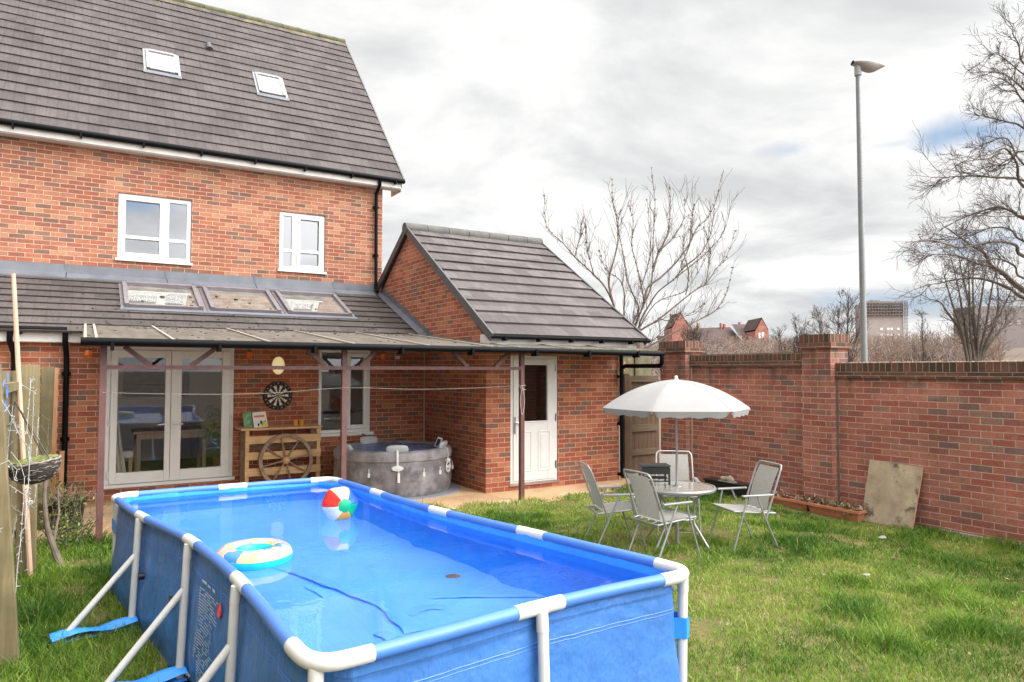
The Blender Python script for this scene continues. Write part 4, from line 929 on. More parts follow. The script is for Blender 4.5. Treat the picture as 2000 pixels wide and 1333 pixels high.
# ---- beach ball and swim ring
bc = P2W(1.26, 1.80, wl(1.8)+.108); rb = .128
ball = None; pole = Vector((.02, -1, .06)).normalized(); tx = pole.cross(Vector((0, 0, 1))).normalized(); ty = pole.cross(tx)
t_ = thing('beach_ball', 'inflatable beach ball with red, white, orange, green and blue panels floating in pool', 'ball', bc)
cols = ['ball_white', 'ball_orange', 'ball_green', 'ball_blue', 'ball_peach', 'ball_red']; A0 = .05
for k in range(6):
    mb = MB(); a0 = A0+k*math.pi/3
    def fn(u, v, a0=a0):
        th = math.pi*(.12+.76*v); a = a0+math.pi/3*u; rr = rb*(1-.035*math.cos(6*(a-a0)+math.pi)*math.sin(th)); return bc+pole*(rr*math.cos(th))+(tx*math.cos(a)+ty*math.sin(a))*(rr*math.sin(th))
    mb.grid(fn, 10, 20); mb.build('panel', cols[k], t_, smooth=True)
for sg in (1, -1):
    mb = MB(); mb.grid(lambda u, v: bc+pole*(sg*rb*math.cos(math.pi*.13*v)*1.004)+(tx*math.cos(u*6.2832)+ty*math.sin(u*6.2832))*(rb*math.sin(math.pi*.13*v)*1.004), 20, 4, True); mb.build('end_disc', 'ball_green' if sg > 0 else 'ball_white', t_, smooth=True)
rc = P2W(.372, 2.70, wl(2.7)+.033); t_ = thing('swim_ring', 'teal inflatable swim ring with a pastel printed top floating by the pool rail', 'swim ring', rc)
def tor(u0, u1):
    def fn(u, v):
        a = u*6.28318; b = 6.28318*(u0+(u1-u0)*v); rr = .064*(1+.03*math.sin(a*24)*max(0, -math.sin(b)+.3)); return rc+Vector(((.146+rr*math.cos(b))*math.cos(a), (.146+rr*math.cos(b))*math.sin(a), rr*math.sin(b)))
    return fn
mb = MB(); mb.grid(tor(.03, .37), 72, 12, True); mb.build('printed_top', 'ring_print', t_, smooth=True)
mb = MB(); mb.grid(tor(.37, 1.03), 72, 18, True); mb.build('lower_body', 'ring_teal', t_, smooth=True)
mb = MB(); c_ = P2W(1.10, 3.67, wl(3.67)+.002); mb.lathe([(0, .006), (.03, .004), (.042, 0)], 8, c_); tag(mb.build('floating_leaf', 'tar_leaf', loc=c_), 'single dark leaf floating on the pool water', 'leaf')
# ================================================================== HOT TUB
HC = Vector((-1.05, 1.08, 0)); mb = MB(); mb.lathe([(0, .012), (1.04, .012), (1.06, 0)], 48, HC); tag(mb.build('floor_mat', 'mat_grey', loc=HC), 'round grey protective mat on the paving under the hot tub', 'mat')
tub = thing('hot_tub', 'round grey inflatable hot tub in the corner of the brick walls', 'hot tub', HC); TR, TH = .895, .665
def wob_(a, z): return .006*mnoise.noise((math.cos(a)*3, math.sin(a)*3, z*4))+.004*mnoise.noise((math.cos(a)*11, math.sin(a)*11, z*9))
def cyl(prof, n=96): return lambda u, v: (lambda a, q: HC+Vector(((q[0]+wob_(a, q[1]))*math.cos(a), (q[0]+wob_(a, q[1]))*math.sin(a), q[1]+wob_(a+2, 0))))(u*6.28318, prof[min(int(v*(len(prof)-1)+.5), len(prof)-1)])
pf = [(TR-.02, .012), (TR, .05), (TR+.012, .2), (TR+.015, .35), (TR+.008, .47), (TR-.004, .52)]
mb = MB(); mb.grid(cyl(pf), 96, 5, True); mb.build('side_wall', 'tub_body', tub, smooth=True)
pf2 = [(TR-.004, .512), (TR+.014, .53), (TR+.018, .60), (TR+.006, .645), (TR-.03, .668), (TR-.09, .672), (TR-.13, .655), (TR-.145, .61), (TR-.15, .55)]
mb = MB(); mb.grid(cyl(pf2), 96, 8, True); mb.build('rim', 'tub_rim', tub, smooth=True)
pf3 = [(TR-.15, .56), (TR-.165, .40), (TR-.2, .1), (.3, .08), (0, .08)]
mb = MB(); mb.grid(cyl(pf3), 64, 4, True); mb.build('inner_liner', 'tub_liner', tub, smooth=True)
mb = MB(); mb.grid(lambda u, v: HC+Vector(((TR-.14)*v*math.cos(u*6.2832), (TR-.14)*v*math.sin(u*6.2832), .648+.012*mnoise.noise((v*math.cos(u*6.28)*7, v*math.sin(u*6.28)*7, 1))+.005*math.sin(v*20+u*30))), 60, 24, True); mb.build('cover_film', 'tub_liner', tub, smooth=True)
def rimp(deg, r, z): a = R(deg); return HC+Vector((r*math.cos(a), r*math.sin(a), z))
for deg, r_, tl in ((188, .80, .5), (99, .78, .3), (252, .80, .3), (318, .80, .3)):
    p = rimp(deg, r_, .695); a = R(deg); tt = Vector((-math.sin(a), math.cos(a), 0)); oo = Vector((math.cos(a), math.sin(a), 0)); up = (Vector((0, 0, 1))+oo*.35).normalized()
    mb = MB(); sg = lambda x, q: math.copysign(abs(x)**q, x)
    mb.grid(lambda u, v: p+tt*(.165*sg(math.cos(u*6.2832), .6)*math.sin(math.pi*v)**.6)+up*(.075*sg(math.sin(u*6.2832), .6)*math.sin(math.pi*v)**.6)+oo.cross(tt).cross(tt)*(-.045*math.cos(math.pi*v)), 20, 10, True); mb.build('head_pillow', 'tub_pillow', tub, smooth=True)
for deg, kind in ((252, 0), (311, 1)):
    pts = [rimp(deg, TR-.06, .69), rimp(deg, TR+.01, .668), rimp(deg, TR+.03, .6), rimp(deg, TR+.032, .47)]
    a = R(deg); tt = Vector((-math.sin(a), math.cos(a), 0)); oo = Vector((math.cos(a), math.sin(a), 0)); mb = MB()
    for p, q in zip(pts, pts[1:]): mb.bar(p, q, .030 if not kind else .014, .008, oo)
    if kind == 0: c_ = rimp(deg, TR+.03, .44); mb.grid(lambda u, v: c_+tt*(.085*v*math.cos(u*6.283))+Vector((0, 0, .04*v*math.sin(u*6.283)))+oo*(.008*(1-v)), 20, 2, True)
    else:
        c_ = rimp(deg, TR+.034, .385)
        for rr in (.082, .07): mb.tube([c_+tt*(rr*.98*math.cos(k/18*6.283))+Vector((0, 0, rr*math.sin(k/18*6.283))) for k in range(18)], .007, 5, closed=True)
        mb.tube([c_+tt*(-.055+.11*k/16)+Vector((0, 0, .026*math.sin(k/16*6.283*2.5))) for k in range(17)], .006, 5); mb.tube([c_+tt*(-.04+.08*k/8)+Vector((0, 0, -.045-.006*math.sin(k/8*3.14))) for k in range(9)], .006, 5)
        mb.ball(rimp(deg, TR+.03, .485), .042, 8, (1, 1, .9))
    mb.build('tag', 'pool_white', tub, smooth=True)
for deg, z in ((226, .34), (277, .33), (253, .31), (297, .33), (335, .33)):
    p = rimp(deg, TR+.025, z); mb = MB(); mb.box(p.x-.018, p.x+.018, p.y-.008, p.y+.008, p.z-.075 if deg == 253 else p.z-.03, p.z+(.06 if deg == 253 else .03)); mb.tube([p+Vector((0, 0, .09)), p], .008, 6); mb.build('strap_clip', 'pool_white' if deg != 226 else 'tub_pillow', tub)
p = rimp(316, .60, .0)+Vector((0, 0, 0)); p = Vector((-.50, .62, .72)); mb = MB()
mb.bar(p+Vector((-.01, .02, -.06)), p+Vector((.03, -.02, .09)), .085, .03, (-.4, -1, .3)); mb.build('control_panel', 'tub_pillow', tub, bevel=.008)
mb = MB(); mb.bar(p+Vector((-.014, -.002, -.03)), p+Vector((.013, -.028, .07)), .05, .012, (-.4, -1, .3)); mb.build('screen', 'black_plastic', tub)
mb = MB(); mb.tube(spline([(-1.18, 2.17, .78), (-1.12, 2.12, .74), (-1.08, 2.08, .70), (-1.13, 2.02, .62)], 6), .008, 6); tag(mb.build('power_cable', 'black_plastic', smooth=True), 'short black cable hanging from the kitchen window to the hot tub', 'cable')
# ================================================================== BAR, WHEEL, DARTBOARD, WALL THINGS
br = thing('pallet_bar', 'bar counter made from pallet boards against the brick wall', 'bar', (-2.58, 1.95, 0))
mb = MB(); mb.box(-3.2, -1.98, 1.72, 2.215, .945, .975); mb.build('counter_top', 'pallet_top', br, bevel=.004)
for x in (-3.13, -2.06):
    for y in (1.77, 2.14): mb = MB(); mb.box(x, x+.055, y, y+.055, 0.001, .944); mb.build('post', 'wheel_wood' if y > 2 else 'pallet', br, bevel=.003)
for z in (.74, .50, .26): mb = MB(); mb.box(-3.135, -2.0, 1.745, 1.769, z, z+.115); mb.build('front_board', 'pallet', br, bevel=.003)
for z in (.62, .18): mb = MB(); mb.box(-3.13, -2.0, 2.12, 2.138, z, z+.10); mb.build('back_board', 'wheel_wood', br)
wc = Vector((-2.545, 1.70, .475)); wh = thing('wagon_wheel', 'old spoked wooden wagon wheel propped against the pallet bar', 'wheel', wc); WR = .405
def wpt(r_, a, o=0): return wc+Vector((r_*math.cos(a), o+.02*(r_*math.sin(a))/WR, r_*math.sin(a)))
mb = MB(); NW = 56
def rimf(u, v): q = [(WR, -.02), (WR, .02), (WR-.052, .02), (WR-.052, -.02), (WR, -.02)][int(round(v*4))]; return wpt(q[0], u*6.28318, q[1])
mb.grid(rimf, NW, 4, True); mb.build('rim', 'wheel_wood', wh)
mb = MB(); mb.lathe([(0, -.065), (.018, -.065), (.03, -.05), (.052, -.03), (.058, 0), (.05, .03)], 16, (0, 0, 0)); mb.v = [wc+Vector((v.x, v.z, v.y)) for v in mb.v]; mb.build('hub', 'pallet_top', wh, smooth=True)
for k in range(8):
    a = R(12+45*k); mb = MB(); mb.tube([wpt(.05, a), wpt(.2, a), wpt(WR-.05, a)], [.013, .0125, .010], 8); mb.build('spoke', 'wheel_wood', wh, smooth=True)
mb = MB()
dc = Vector((-2.564, YL-.03, 1.445)); db = thing('dartboard', 'round bristle dartboard hanging on the brick wall above the bar', 'dartboard', dc)
mb.lathe([(0, -.001), (.222, -.001), (.226, .004), (.226, .028), (0, .028)], 48); mb.v = [dc+Vector((v.x, v.z, v.y)) for v in mb.v]; mb.build('board', 'dart_black', db)
def sector(mb, r0, r1, a0, a1, y): n = 4; mb.face([dc+Vector((r*math.sin(a), y, r*math.cos(a))) for r, a in [(r0, a0+(a1-a0)*k/n) for k in range(n+1)]+[(r1, a1-(a1-a0)*k/n) for k in range(n+1)]])
mb = MB()
for k in range(20):
    a0, a1 = R(-9+18*k)+.01, R(9+18*k)-.01; odd = k % 2
    for r0, r1, m0, m1 in ((.017, .098, 0, 1), (.107, .160, 0, 1), (.098, .107, 2, 3), (.160, .171, 2, 3)): mb.cm = m1 if odd else m0; sector(mb, r0, r1, a0, a1, -.0035)
mb.cm = 3; sector(mb, .007, .016, 0, 6.2831, -.0035); mb.cm = 2; sector(mb, 0.0001, .0065, 0, 6.2831, -.004)
mb.build('scoring_face', ['dart_black', 'dart_cream', 'dart_red', 'dart_green'], db)
def text_mesh(s, size):
    cu = bpy.data.curves.new('t', 'FONT'); cu.body = s; cu.size = size; cu.align_x = 'CENTER'; cu.align_y = 'CENTER'; o = bpy.data.objects.new('t', cu); COL.objects.link(o)
    dg = bpy.context.evaluated_depsgraph_get(); me = bpy.data.meshes.new_from_object(o.evaluated_get(dg)); V = [v.co.copy() for v in me.vertices]; F = [tuple(p.vertices) for p in me.polygons]
    bpy.data.objects.remove(o); bpy.data.curves.remove(cu); bpy.data.meshes.remove(me); return V, F
mb = MB()
for k, num in enumerate([20, 1, 18, 4, 13, 6, 10, 15, 2, 17, 3, 19, 7, 16, 8, 11, 14, 9, 12, 5]):
    V, F = text_mesh(str(num), .032); a = R(18*k); c_ = dc+Vector((.197*math.sin(a), -.0045, .197*math.cos(a))); i = mb.add([c_+Vector((v.x*math.cos(a)+v.y*math.sin(a), 0, -v.x*math.sin(a)+v.y*math.cos(a))) for v in V])
    for f in F: mb.fi([i+q for q in f])
mb.build('number_ring', 'dart_cream', db)
bl = thing('wall_light', 'oval glowing bulkhead light on the wall above the dartboard', 'wall light', (-2.563, YL, 1.925))
mb = MB(); mb.grid(lambda u, v: Vector((-2.563+.098*math.sin(v*1.571)*math.cos(u*6.2832), YL-.02-.065*math.cos(v*1.571), 1.925+.142*math.sin(v*1.571)*math.sin(u*6.2832))), 32, 10, True); mb.build('diffuser', 'bulkhead', bl, smooth=True)
mb = MB(); mb.grid(lambda u, v: Vector((-2.563+(.106+.0*v)*math.cos(u*6.2832), YL-.022*v, 1.925+.150*math.sin(u*6.2832))), 32, 1, True); mb.build('base', 'upvc', bl)
mb = MB(); c_ = Vector((-.537, YL-.03, 2.09)); mb.box(c_.x-.035, c_.x+.035, YL-.05, YL-.001, 2.045, 2.10); mb.grid(lambda u, v: (c_.x-.035*math.cos(u*3.14159), YL-.05+.049*v, 2.10+.035*math.sin(u*3.14159)), 12, 1); tag(mb.build('alarm_box', 'upvc'), 'small white domed box on the brick wall near the inner corner', 'alarm box')
for k, (x, lab) in enumerate(((-5.175, 'orange hanging lantern left of the french doors'), (-3.06, 'orange hanging lantern between the french doors and the oval wall light'), (-.90, 'orange hanging lantern right of the kitchen window'))):
    if k == 0:
        l0 = thing('hanging_lantern', lab, 'lantern', (x, 1.95, 2.08), group='orange lanterns under the canopy')
        mb = MB(); mb.lathe([(0, 2.02), (.03, 2.022), (.05, 2.05), (.046, 2.10), (.03, 2.125)], 14, (x, 1.95, 0)); mb.build('globe', 'orange_glass', l0, smooth=True)
        mb = MB(); mb.lathe([(.034, 2.12), (.036, 2.145), (.015, 2.16), (.004, 2.165)], 12, (x, 1.95, 0)); mb.tube([(x, 1.95, 2.16), (x, 1.95, 2.33)], .004, 5); mb.build('cap', 'chain', l0, smooth=True)
    else: dup(l0, (x, 1.95, 2.09), 0, lab)
t_ = thing('green_book', 'green covered book leaning on the bar behind the white magazine', 'book', (-3.02, 1.95, .975))
mb = MB(); mb.bar((-3.055, 1.93, .977), (-3.075, 2.0, 1.195), .13, .022, (0, -1, .1)); mb.build('cover', 'page_green', t_)
mb = MB(); mb.bar((-3.055, 1.936, .982), (-3.075, 2.006, 1.19), .124, .026, (0, -1, .1)); mb.build('pages', 'page_white', t_)
t_ = thing('cocktail_magazine', 'white magazine with red heading and yellow picture standing on the bar', 'magazine', (-2.9, 1.93, .975))
mb = MB(); m0, m1 = Vector((-2.885, 1.88, .977)), Vector((-2.905, 1.96, 1.205)); mb.bar(m0, m1, .20, .014, (0, -1, .1)); mb.build('cover', 'page_white', t_)
dv = (m1-m0).normalized(); rv = Vector((1, 0, .06)).normalized(); fn_ = Vector((0, -1, -.0))
def magp(u, v): return m0+dv*(v*.236)+rv*((u-.5)*.19)+Vector((0, -.0105, 0))
mb = MB(); mb.face([magp(.5, .05), magp(.98, .03), magp(.96, .36), magp(.55, .36)]); mb.build('picture', 'page_yellow', t_)
mb = MB(); mb.face([magp(.46, .3), magp(.62, .1), magp(.66, .46), magp(.5, .42)]); mb.face([magp(.7, .36), magp(.95, .36), magp(.9, .48), magp(.84, .40)]); mb.face([magp(.25, .1), magp(.36, .08), magp(.42, .3), magp(.28, .28)]); mb.build('figure', 'dart_black', t_)
mb = MB(); rng = random.Random(4)
for k in range(7): u = .12+k*.115; mb.bar(magp(u, .68), magp(u+.01, .82), .012, .003, (0, -1, 0)); mb.bar(magp(u, .80 if k % 2 else .74), magp(u+.07, .80 if k % 2 else .76), .003, .012, (0, 0, 1))
mb.build('heading', 'print_red', t_)
for k, (x, lab) in enumerate(((-2.36, 'left of two amber drinking glasses on the bar top'), (-2.27, 'right of two amber drinking glasses on the bar top'))):
    if k == 0:
        g0 = thing('amber_glass', lab, 'glass', (x, 1.9, .975), group='amber glasses on the bar')
        mb = MB(); mb.lathe([(0, .977), (.032, .977), (.037, 1.075), (.033, 1.075), (.03, .99), (0, .99)], 18, (x, 1.9, 0)); mb.build('tumbler', 'amber', g0, smooth=True)
    else: dup(g0, (x, 1.9, .975), 0, lab)
mb = MB(); mb.tube(spline([(-5.05, -.79, 1.615), (-4.2, -.80, 1.585), (-3.4, -.80, 1.582), (-2.445, -.79, 1.635), (-1.5, -.79, 1.605), (-.6, -.79, 1.612), (.172, -.79, 1.64)], 6), .0019, 5)
mb.tube([(.172+.045*math.cos(a*.8), -.79, 1.64-.02*a*.4+.012*math.sin(a*.8)) for a in range(12)], .004, 5); mb.tube(spline([(.16, -.795, 1.62), (.12, -.80, 1.45), (.15, -.80, 1.22), (.19, -.80, 1.40), (.17, -.795, 1.6)], 6), .004, 5)
tag(mb.build('washing_line', 'rope', smooth=True), 'thin pale washing line strung between the maroon canopy posts', 'washing line')
# ================================================================== TABLE SET
TB = Vector((.224, -3.794, 0)); tb = thing('garden_table', 'round glass topped garden table with grey metal legs on the grass', 'table', TB); TZ = .62
mb = MB(); mb.lathe([(0, TZ), (.385, TZ), (.385, TZ-.006), (0, TZ-.006)], 48, TB); mb.build('glass_top', 'glass_table', tb, smooth=True)
mb = MB(); mb.lathe([(.378, TZ-.03), (.40, TZ-.028), (.408, TZ-.008), (.40, TZ+.006), (.383, TZ+.007), (.378, TZ-.03)], 48, TB); mb.tube([TB+Vector((.3*math.cos(a/24*6.283), .3*math.sin(a/24*6.283), TZ-.05)) for a in range(24)], .009, 6, closed=True); mb.lathe([(0, TZ+.008), (.045, TZ+.008), (.05, TZ+.001)], 20, TB); mb.build('rim', 'tube_grey', tb, smooth=True)
for k in range(4):
    a = R(12+90*k); d = Vector((math.cos(a), math.sin(a), 0)); mb = MB()
    mb.tube([TB+d*.30+Vector((0, 0, TZ-.04)), TB+d*.215+Vector((0, 0, TZ-.14)), TB+d*.20+Vector((0, 0, .30)), TB+d*.21+Vector((0, 0, .25)), TB+d*.40+Vector((0, 0, .0))], .0125, 8); mb.build('leg', 'tube_grey', tb, smooth=True)
mb = MB(); mb.tube([TB+Vector((.2*math.cos(a/20*6.283), .2*math.sin(a/20*6.283), .3)) for a in range(20)], .008, 6, closed=True); mb.build('ring_brace', 'tube_grey', tb, smooth=True)
ps = thing('parasol', 'open white fabric parasol standing through the garden table', 'parasol', TB); PC = Vector((TB.x, TB.y, 0))
NP = 6; PR = .79; ph0 = R(-92)
def par(u, v):
    a = u*6.28318+ph0; k = (u*NP) % 1; sag = math.sin(k*math.pi); rr = PR*v*(1-.105*sag**1.0*(v**1.2)) if True else 0
    z = 1.76-.05*v-.255*v**2.1-.032*sag*math.sin(v*math.pi)*v; return PC+Vector((rr*math.cos(a), rr*math.sin(a), z))
mb = MB(); mb.grid(par, 96, 18, True)
def val(u, v):
    a = u*6.28318+ph0; k = (u*NP) % 1; e_ = min(k, 1-k); dz = .062*v*min(1, e_*14)*(1+.10*math.sin(u*150)); rr = PR*(1-.105*math.sin(k*math.pi))*(1-.02*v); return PC+Vector((rr*math.cos(a), rr*math.sin(a), 1.455-dz))
mb.grid(val, 192, 3, True); mb.build('canopy', 'canvas', ps, smooth=True)
mb = MB()
for k in range(NP): a = ph0+k*6.28318/NP; d = Vector((math.cos(a), math.sin(a), 0)); mb.tube([PC+d*(PR*v)+Vector((0, 0, 1.755-.05*v-.255*v**2.1-.012)) for v in (0, .25, .5, .75, 1.005)], .005, 5); mb.tube([PC+Vector((0, 0, 1.36)), PC+d*(PR*.5)+Vector((0, 0, 1.66))], .004, 5)
mb.build('ribs', 'tube_grey', ps, smooth=True)
mb = MB()
for k in range(NP): mb.tube([par(k/NP, v/18)+Vector((0, 0, .001)) for v in range(1, 19)], .002, 4)
mb.build('seams', 'fabric_grey', ps, smooth=True)
mb = MB(); mb.tube([PC+Vector((0, 0, .02)), PC+Vector((0, 0, .66))], .019, 10); mb.tube([PC+Vector((0, 0, .66)), PC+Vector((0, 0, 1.75))], .0125, 10); mb.build('pole', 'tube_grey', ps, smooth=True)
mb = MB(); mb.lathe([(.03, 1.752), (.018, 1.775), (.02, 1.79), (.012, 1.80), (0, 1.802)], 12, PC); mb.build('finial', 'pool_white', ps, smooth=True)
# folding chair, facing +Y locally
def chair(label):
    t_ = thing('folding_chair', label, 'chair', (0, 0, 0), group='grey folding chairs round the garden table', world=False); W_ = .225
    mb = MB(); mb.grid(lambda u, v: (-.185+.37*u, -.17+.40*v, .385+.025*v-.02*math.sin(math.pi*v)*math.sin(math.pi*u)), 8, 10); mb.build('seat', 'fabric_grey', t_, smooth=True, world=False)
    mb = MB(); mb.grid(lambda u, v: (-.17+.34*u, -.175-.155*v+.02*math.sin(math.pi*v), .40+.43*v), 8, 10); mb.build('backrest', 'fabric_grey', t_, smooth=True, world=False)
    mb = MB(); pts = [(-W_+.02, .20, .405), (-W_+.04, .24, .41), (W_-.04, .24, .41), (W_-.02, .20, .405), (W_-.02, -.20, .372), (W_-.05, -.245, .37), (-W_+.05, -.245, .37), (-W_+.02, -.20, .372)]
    mb.tube(spline(pts, 4, True), .0095, 8, closed=True)
    for x in (-.11, 0, .11): mb.tube([(x, -.24, .37), (x, -.16, .38)], .005, 6)
    mb.build('seat_frame', 'tube_grey', t_, smooth=True, world=False)
    mb = MB(); pts = [(-W_+.01, -.13, .30), (-W_+.01, -.165, .40), (-W_+.012, -.30, .77), (-W_+.03, -.335, .845), (-W_+.08, -.343, .862), (W_-.08, -.343, .862), (W_-.03, -.335, .845), (W_-.012, -.30, .77), (W_-.01, -.165, .40), (W_-.01, -.13, .30)]
    mb.tube(spline(pts, 5), .0105, 8); mb.build('back_frame', 'tube_grey', t_, smooth=True, world=False)
    for s in (-1, 1):
        x = s*(W_+.012)
        mb = MB(); mb.box(x-.02, x+.02, -.20, .16, .555, .575); mb.build('armrest', 'tube_grey', t_, bevel=.006, world=False)
        mb = MB(); mb.tube([(x, .10, .55), (x-s*.005, .14, .40), (x, .27, .0)], .0095, 8); mb.build('leg', 'tube_grey', t_, smooth=True, world=False)
        mb = MB(); mb.tube([(x, -.02, .55), (x-s*.01, -.10, .36), (x-s*.01, -.27, .0)], .0095, 8); mb.build('leg', 'tube_grey', t_, smooth=True, world=False)
    mb = MB(); mb.tube([(-W_-.01, .27, .012), (W_+.01, .27, .012)], .008, 6); mb.tube([(-W_, -.27, .012), (W_, -.27, .012)], .008, 6); mb.build('foot_bar', 'tube_grey', t_, smooth=True, world=False)
    return t_
def facing(dx, dy): return math.atan2(-dx, dy)
c0 = chair('grey folding chair nearest the pool rail with its back to the viewer'); c0.location = (-.227, -4.06, 0); c0.rotation_euler = (0, 0, facing(.31, -.02) )
dup(c0, (.80, -4.18, 0), facing(-.545, .16), 'grey folding chair nearest the terracotta trough')
dup(c0, (-.33, -3.42, 0), facing(.50, -.20), 'grey folding chair nearest the back door, seen side on')
dup(c0, (.78, -3.22, 0), facing(-.50, -.62), 'grey folding chair behind the table and parasol pole, nearest the gate')
bq = thing('portable_barbecue', 'small black portable barbecue standing on the glass table', 'barbecue', (.10, -3.58, TZ), R(-31), world=False); bq.location.z = TZ+.008; bq.scale = (1.12, 1.12, 1.15)
mb = MB(); mb.box(-.135, .135, -.10, .10, .10, .165); mb.build('fire_box', 'bbq', bq, bevel=.006, world=False)
mb = MB(); mb.box(-.14, .14, -.105, .105, .170, .182); mb.build('lid', 'bbq_top', bq, bevel=.004, world=False)
for x in (-.125, .125):
    for y in (-.09, .09): mb = MB(); mb.box(x-.009, x+.009, y-.009, y+.009, 0, .099); mb.build('leg', 'bbq', bq, world=False)
mb = MB(); mb.box(-.115, .115, -.097, -.085, .03, .042); mb.box(-.115, .115, -.06, .06, .052, .064); mb.build('charcoal_tray', 'bbq', bq, world=False)
# ---- things along the wall
tr_ = thing('terracotta_trough', 'long terracotta plant trough with dead plants along the brick wall', 'planter', (3.0, -3.4, 0)); ya, yb = -4.14, -2.72
def trough(a, b_):
    mb = MB(); x0, x1 = 2.90, 3.07; t_ = .02
    for (q0, q1) in (((x0+.02, a+.02, .0), (x0, a, .14)),): pass
    V = lambda x, y, z: Vector((x, y, z))
    lo = [V(x0+.025, a+.02, 0), V(x1-.025, a+.02, 0), V(x1-.025, b_-.02, 0), V(x0+.025, b_-.02, 0)]; hi = [V(x0, a, .135), V(x1, a, .135), V(x1, b_, .135), V(x0, b_, .135)]; inn = [V(x0+t_, a+t_, .135), V(x1-t_, a+t_, .135), V(x1-t_, b_-t_, .135), V(x0+t_, b_-t_, .135)]
    for k in range(4): j = (k+1) % 4; mb.face([lo[k], lo[j], hi[j], hi[k]]); mb.face([hi[k], hi[j], inn[j], inn[k]]); mb.face([inn[k], inn[j], inn[j]-V(0, 0, .04), inn[k]-V(0, 0, .04)])
    frame = [V(x0-.012, a-.012, .12), V(x1+.012, a-.012, .12), V(x1+.012, b_+.012, .12), V(x0-.012, b_+.012, .12)]
    for k in range(4): j = (k+1) % 4; mb.bar(frame[k], frame[j], .014, .03)
    return mb
trough(ya, -3.44).build('tray', 'terracotta', tr_); trough(-3.42, yb).build('tray', 'terracotta', tr_)
mb = MB(); mb.grid(lambda u, v: (2.92+.13*u, ya+.02+(yb-ya-.04)*v, .105+.02*mnoise.noise((u*5, v*30, 1))), 8, 60); mb.build('soil', 'soil', tr_, smooth=True)
rng = random.Random(21); mb = MB()
for k in range(330):
    c_ = Vector((rng.uniform(2.9, 3.07), rng.uniform(ya, yb), .13+abs(rng.gauss(0, .035)))); q = Vector((rng.uniform(-1, 1), rng.uniform(-1, 1), rng.uniform(-.3, .8))).normalized()*rng.uniform(.015, .05); s_ = q.cross(Vector((0, .3, 1))).normalized()*rng.uniform(.006, .018); mb.face([c_-q, c_+s_, c_+q, c_-s_])
mb.build('dead_plants', 'dead_leaf', tr_)
mb = MB()
for k in range(70):
    c_ = Vector((rng.uniform(2.92, 3.05), rng.uniform(-4.05, -3.2), .15+abs(rng.gauss(0, .03)))); q = Vector((rng.uniform(-1, 1), rng.uniform(-1, 1), rng.uniform(0, 1))).normalized()*rng.uniform(.02, .04); s_ = q.cross(Vector((0, .3, 1))).normalized()*.014; mb.face([c_-q, c_+s_, c_+q, c_-s_])
mb.build('green_leaves', 'leaf_green', tr_)
sb = thing('paving_slab', 'stained square board leaning on the brick wall by the trough', 'board', (3.05, -4.4, 0))
B0, B1, T0, T1 = Vector((3.04, -4.09, .0)), Vector((3.02, -4.72, -.02)), Vector((3.15, -4.15, .755)), Vector((3.155, -4.79, .735))
nv = (T0-B0).cross(B1-B0).normalized(); nv = nv if nv.x > 0 else -nv; th = nv*.03
mb = MB(); mb.face([B0, T0, T1, B1]); mb.build('face', 'slab_board', sb)
mb = MB()
for p, q in ((B0, T0), (T0, T1), (T1, B1), (B1, B0)): mb.face([p, q, q+th, p+th])
mb.face([B0+th, B1+th, T1+th, T0+th]); mb.build('edge', 'slab_edge', sb)
bt = thing('black_trough', 'low black plastic trough at the foot of the brick wall behind the table', 'planter', (3.02, -2.0, 0))
mb = MB(); mb.box(2.93, 3.10, -2.40, -1.62, .0, .185); mb.box(2.91, 3.12, -2.42, -1.60, .185, .21); mb.build('tub', 'black_plastic', bt, bevel=.01)
t_ = thing('old_shoe', 'pale crumpled old shoe lying on the black trough', 'shoe', (2.97, -2.05, .21)); mb = MB(); mb.grid(lambda u, v: Vector((2.96, -2.04, .25))+Vector((.05*math.sin(math.pi*v)*math.cos(u*6.283), .14*(v*2-1)*-1, (.045+.02*(v > .6))*math.sin(math.pi*v)*math.sin(u*6.283)+.012*math.sin(v*9+u*4))), 16, 10, True); mb.build('upper', 'shoe', t_, smooth=True)
mb = MB(); mb.bar((2.96, -2.19, .216), (2.96, -1.9, .216), .085, .014); mb.build('sole', 'stone_pale', t_)
for (x, y, s_, lab, mt) in ((2.29, -4.81, .035, 'pale stone on the grass below the leaning board', 'stone_pale'), (.80, -5.56, .03, 'grey pebble on the grass between the pool corner and the wall', 'stone_pale'), (1.52, -5.40, .03, 'dark dead leaf clump on the grass to the right of the grey pebble', 'debris'), (1.15, -6.1, .02, 'brown curled leaf on the grass nearest the viewer', 'dead_leaf')):
    mb = MB(); mb.grid(lambda u, v: Vector((x, y, s_*.9))+Vector((1.4*math.sin(math.pi*v)*math.cos(u*6.283), math.sin(math.pi*v)*math.sin(u*6.283), .6*math.cos(math.pi*v)))*s_*(1+.35*mnoise.noise((u*3, v*4, x))), 10, 6, True); tag(mb.build('pebble' if 'stone' in lab or 'pebble' in lab else 'dead_leaf', mt, smooth=True, loc=(x, y, s_*.9)), lab, 'stone' if mt != 'debris' and mt != 'dead_leaf' else 'leaf')
mb = MB(); rng = random.Random(6); mb.grid(lambda u, v: (-4.66+.13*u+.01*math.sin(v*7), -4.75+.10*v, .035+.045*abs(mnoise.noise((u*4, v*4, 3)))), 10, 8); tag(mb.build('plastic_bag', 'clear_plastic', smooth=False), 'crumpled clear plastic wrapper on the grass beside the pool', 'wrapper')
